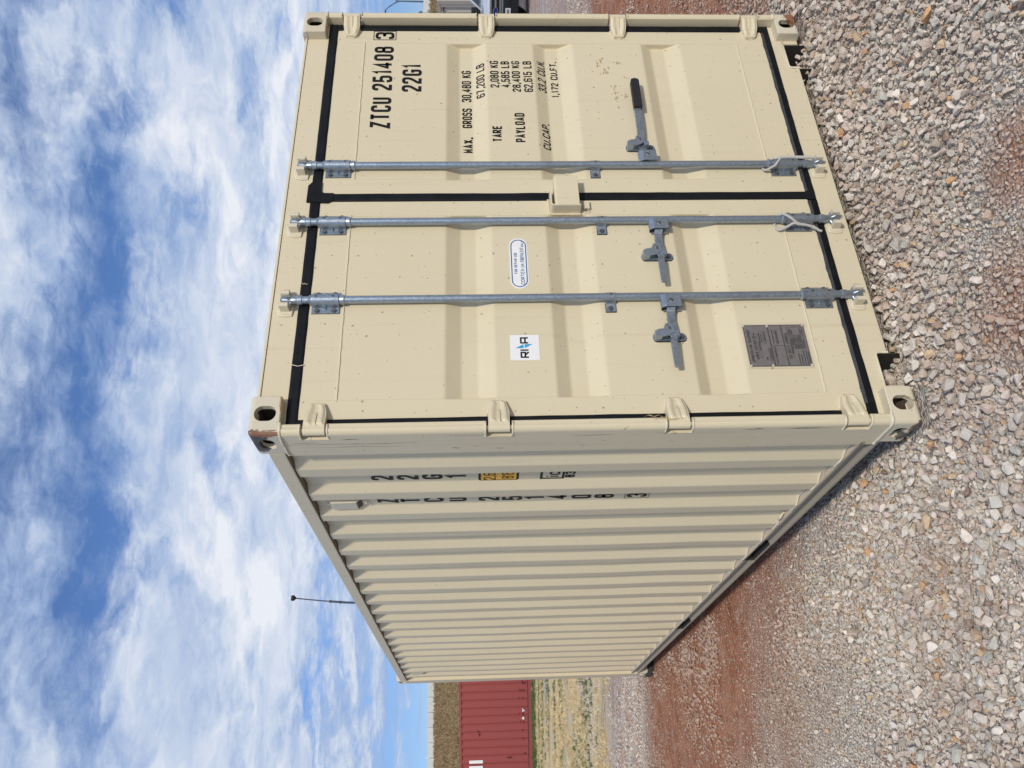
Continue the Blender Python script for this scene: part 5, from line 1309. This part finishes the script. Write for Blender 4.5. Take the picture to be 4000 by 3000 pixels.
# tree beyond the wall on the right
tr = empty('tree', at(95, 43.6, 5.0), label='small dark green tree showing above the concrete wall', cat='tree')
mb = MB(); mb.tube([(0, 0, -1), (.05, 0, .6), (.0, .05, 1.4), (.05, 0, 2.3)], [.14, .12, .09, .04], 8)
for k in range(7):
    a = k * .9; z = .8 + .18 * k; mb.tube([(.02, 0, z), (.5 * math.cos(a), .5 * math.sin(a), z + .4), (.95 * math.cos(a), .95 * math.sin(a), z + .55)], [.05, .03, .012], 6)
mb.build('trunk', simple('bark', (.09, .065, .045), .9, var=.3), tr)
mb = MB(); r = random.Random(5); cl = [(r.gauss(0, .55), r.gauss(0, .55), r.uniform(1.1, 2.75), r.uniform(.25, .5)) for _ in range(16)]
for cx, cy, cz, cr in cl:
    for _ in range(130):
        p = Vector((r.gauss(0, 1), r.gauss(0, 1), r.gauss(0, 1))).normalized() * cr * r.uniform(.35, 1.05) + Vector((cx, cy, cz)); u = Vector((r.gauss(0, 1), r.gauss(0, 1), r.gauss(0, 1))).normalized(); v = u.orthogonal().normalized(); s = r.uniform(.04, .08)
        mb.add([p - u * s, p + v * s * .6, p + u * s, p - v * s * .6], [(0, 1, 2, 3)], False)
mb.build('crown', simple('dark_foliage', (.035, .055, .022), .8, var=.5, sc=6), tr, fixn=False)

# second beige container in the distance, parallel to the first
bc = empty('beige_container', (24.38, 15.5, -.075), label='weathered beige container parked behind the pickup truck', cat='shipping container')
me_ = corr_mesh(6.05, .16, 2.86, .012, .036)
me_.v = [(p[1], 6.058 - p[0], p[2]) for p in me_.v]; me_.build('side_wall', M_backbeige, bc, fixn=False)
mb = MB(); mb.box(0, .06, .16, 5.9, 2.855, 2.93); mb.build('roof_rail', M_backbeige, bc); mb = MB(); mb.box(0, .05, .16, 5.9, .02, .16); mb.build('bottom_rail', M_backbeige, bc)
mb = MB(); mb.box(.05, 2.39, .13, 6.0, .10, 2.90); mb.build('body', M_backbeige, bc)
mb = MB()
for xx in (0, 2.278):
    for yy in (0, 5.88): mb.box(xx, xx + .16, yy, yy + .178, 0, .118); mb.box(xx, xx + .16, yy, yy + .178, 2.86, 2.978)
mb.build('corner_casting', M_backbeige, bc)
mb = MB()
for xx in (.003, 2.375): mb.box(xx, xx + .06, .003, .155, .119, 2.859)
mb.build('corner_post', M_backbeige, bc)
mb = MB()
for x0, x1 in ((.07, 1.20), (1.225, 2.36)): mb.box(x0, x1, .05, .12, .15, 2.85)
mb.build('door', M_backbeige, bc)
mb = MB()
for bx in (.4, .9, 1.5, 2.0): mb.cyl((bx, .03, .1), (bx, .03, 2.9), .02, 10)
mb.build('locking_bar', M_galv2, bc)
mb = MB()
for k in range(3): mb.prism(oval(.30 + .10 * k, 2.74, .055, .07, 4), 0, -.006, .004)
mb.build('vent_hole', M_dark, bc)

# ---- pickup truck, facing left (-x), seen past the right edge of the container
M_car = simple('silver_white_car_paint', (.66, .68, .71), .22, metal=.15, Coat_Weight=.6)
M_chrome = simple('chrome', (.75, .76, .78), .12, metal=1.); M_black = simple('black_trim', (.012, .012, .013), .4); M_glass = simple('dark_glass', (.02, .025, .03), .06, spec=.8); M_tyre = simple('tyre_rubber', (.018, .018, .018), .8)
M_emb = simple('emblem_blue', (.012, .04, .20), .25); M_lens = simple('headlight_lens', (.55, .58, .6), .1, spec=.8)
tk = empty('pickup_truck', (20.17, 12.85, -.075), math.pi, label='silver pickup truck with black and chrome grille and blue oval badge, beyond the container', cat='pickup truck')
# local: +x forward, y to its left, z up; front at x = 0
def loft(mb, secs):
    mb.grid(secs, True)
mb = MB()
side = [(-.02, .62), (.0, .86), (-.03, 1.20), (-.16, 1.30), (-1.20, 1.42), (-1.32, 1.44), (-1.95, 1.98), (-2.4, 2.03), (-3.3, 2.02), (-3.72, 1.46), (-3.80, 1.40), (-5.75, 1.38), (-5.80, .62), (-5.1, .52), (-.9, .50)]
def sec(y, k): return [(p[0] - (.10 * k if p[0] > -.5 else 0), y * (1 - (.16 if p[1] > 1.5 else .03 if p[1] > 1.25 else 0) * 1.0), p[1]) for p in side]
Y = [-1.0, -.97, -.6, 0, .6, .97, 1.0]; K = [2.2, 1.2, .25, 0, .25, 1.2, 2.2]
G = [sec(y, k) for y, k in zip(Y, K)]; G = [row + [row[0]] for row in G]
mb.grid(G, True); n = len(side)
for row in (G[0], G[-1]): mb.add(row[:-1], [tuple(range(n))], False)
body = mb.build('body', M_car, tk); e = body.modifiers.new('es', 'EDGE_SPLIT'); e.split_angle = R(35)
mb = MB(); mb.add([(-1.34, -.80, 1.47), (-1.34, .80, 1.47), (-1.92, .70, 1.95), (-1.92, -.70, 1.95)], [(0, 1, 2, 3)]); mb.v = [(p[0] + .035, p[1], p[2] + .03) for p in mb.v]; mb.build('windshield', M_glass, tk)
for sy in (-1, 1):
    mb = MB(); mb.prism([(-1.65, 1.50), (-2.06, 1.92), (-2.6, 1.94), (-2.6, 1.50)], 1, sy * .975 * .9, sy * .985 * .985); mb.prism([(-2.68, 1.50), (-2.68, 1.94), (-3.22, 1.93), (-3.5, 1.50)], 1, sy * .975 * .9, sy * .985 * .985); mb.build('side_window', M_glass, tk)
    mb = MB(); mb.bbox(-1.62, -1.42, sy * 1.02 if sy > 0 else sy * 1.25, sy * 1.25 if sy > 0 else sy * 1.02, 1.46, 1.76, .04); mb.box(-1.6, -1.5, min(sy * .95, sy * 1.03), max(sy * .95, sy * 1.03), 1.46, 1.52); mb.build('mirror', M_black, tk)
    mb = MB(); mb.bbox(-.20, .012 - .10, min(sy * .66, sy * .955), max(sy * .66, sy * .955), .93, 1.17, .02); mb.build('headlight', M_lens, tk)
    for wx in (-.98, -4.6):
        mb = MB(); mb.lathe((wx, sy * .78, .40), (0, sy, 0), [(0, .30), (.01, .39), (.05, .405), (.18, .405), (.215, .385), (.222, .27)], 28); wh = mb.build('wheel', M_tyre, tk)
        mb = MB(); mb.lathe((wx, sy * .985, .40), (0, sy, 0), [(0, .26), (.012, .255), (.014, .22), (.004, .10), (.012, .06), (.014, .0)], 24); mb.build('rim', M_chrome, wh)
        mb = MB(); mb.lathe((wx, sy * .965, .44), (0, sy, 0), [(0, .47), (.038, .47), (.0385, .30)], 28) ; mb.build('wheel_arch', M_black, tk)
mb = MB(); mb.bbox(-.06, .022, -.66, .66, .845, 1.205, .012); mb.build('grille', M_black, tk)
for z in (.885, 1.03, 1.175):
    mb = MB(); mb.bbox(.018, .045, -.645, .645, z - .025, z + .025, .008); mb.build('grille_bar', M_chrome, tk)
def oval3(a, b_, x, cz, n=28): return [(b_ * 0 + a * math.cos(6.283 * k / n), cz + b_ * math.sin(6.283 * k / n)) for k in range(n)]
mb = MB(); mb.prism(oval3(.185, .085, 0, 1.03), 0, .04, .060); em = mb.build('emblem', M_chrome, tk)
mb = MB(); mb.prism(oval3(.160, .064, 0, 1.03), 0, .058, .066); mb.build('emblem_face', M_emb, em)
mb = MB(); mb.bbox(-.10, .085, -1.0, 1.0, .60, .80, .03); mb.build('bumper', M_black, tk)
mb = MB(); mb.bbox(-.10, .06, -.95, .95, .34, .60, .03); mb.build('lower_bumper', M_black, tk)
mb = MB(); mb.bbox(.080, .092, -.16, .16, .575, .735, .004); pt = mb.build('licence_plate', M_white, tk)
mb = MB(); r = random.Random(3)
for k in range(7):
    y = -.125 + .036 * k; mb.box(.0925, .094, y, y + .022, .62, .69)
mb.build('print', M_platein, pt)

# ================================================================== one object per separate piece
def split_pieces(o):
    bm = bmesh.new(); bm.from_mesh(o.data); bmesh.ops.remove_doubles(bm, verts=bm.verts[:], dist=1e-6); bm.verts.ensure_lookup_table()
    seen = set(); isl = []
    for v in bm.verts:
        if v.index in seen: continue
        st_ = [v]; seen.add(v.index); comp = []
        while st_:
            a = st_.pop(); comp.append(a.index)
            for e in a.link_edges:
                b_ = e.other_vert(a)
                if b_.index not in seen: seen.add(b_.index); st_.append(b_)
        isl.append(comp)
    if len(isl) < 2: bm.free(); return
    faces = [([v.index for v in f.verts], f.smooth, f.material_index) for f in bm.faces]; co = [v.co[:] for v in bm.verts]; bm.free()
    home = {}
    for k, c in enumerate(isl):
        for i in c: home[i] = k
    per = [[] for _ in isl]
    for f in faces: per[home[f[0][0]]].append(f)
    mats = list(o.data.materials); name = o.name.split('.')[0]
    for k, c in enumerate(isl):
        if not per[k]: continue
        ix = {i: j for j, i in enumerate(c)}; me = bpy.data.meshes.new(name); me.from_pydata([co[i] for i in c], [], [[ix[i] for i in f[0]] for f in per[k]])
        for m_ in mats: me.materials.append(m_)
        me.polygons.foreach_set('use_smooth', [f[1] for f in per[k]]); me.polygons.foreach_set('material_index', [f[2] for f in per[k]]); me.update()
        if k == 0: old = o.data; o.data = me
        else:
            n_ = bpy.data.objects.new(name, me); COL.objects.link(n_); n_.parent = o.parent
            for md in o.modifiers:
                q_ = n_.modifiers.new(md.name, md.type)
                for a_ in ('width', 'segments', 'limit_method', 'angle_limit', 'split_angle'):
                    if hasattr(md, a_): setattr(q_, a_, getattr(md, a_))
for o in list(S.objects):
    if o.type == 'MESH' and o.name.split('.')[0] in ('weld_bead', 'rivet', 'sealant_smear', 'gasket', 'gasket_lip', 'forklift_pocket', 'tunnel_shade_walls', 'corner_casting', 'white_marking', 'paper_scrap', 'vent_hole', 'louvre', 'arm', 'mud_scrape', 'rust_scrape', 'emblem', 'locking_bar') and o.modifiers.get('es') is None and o.parent:
        if o.name.startswith('corner_casting') and o.parent == cont: continue
        split_pieces(o)
for o in S.objects:
    if o.name.split('.')[0] in ('print', 'worn_marking', 'floor_frame'): o['kind'] = 'stuff'
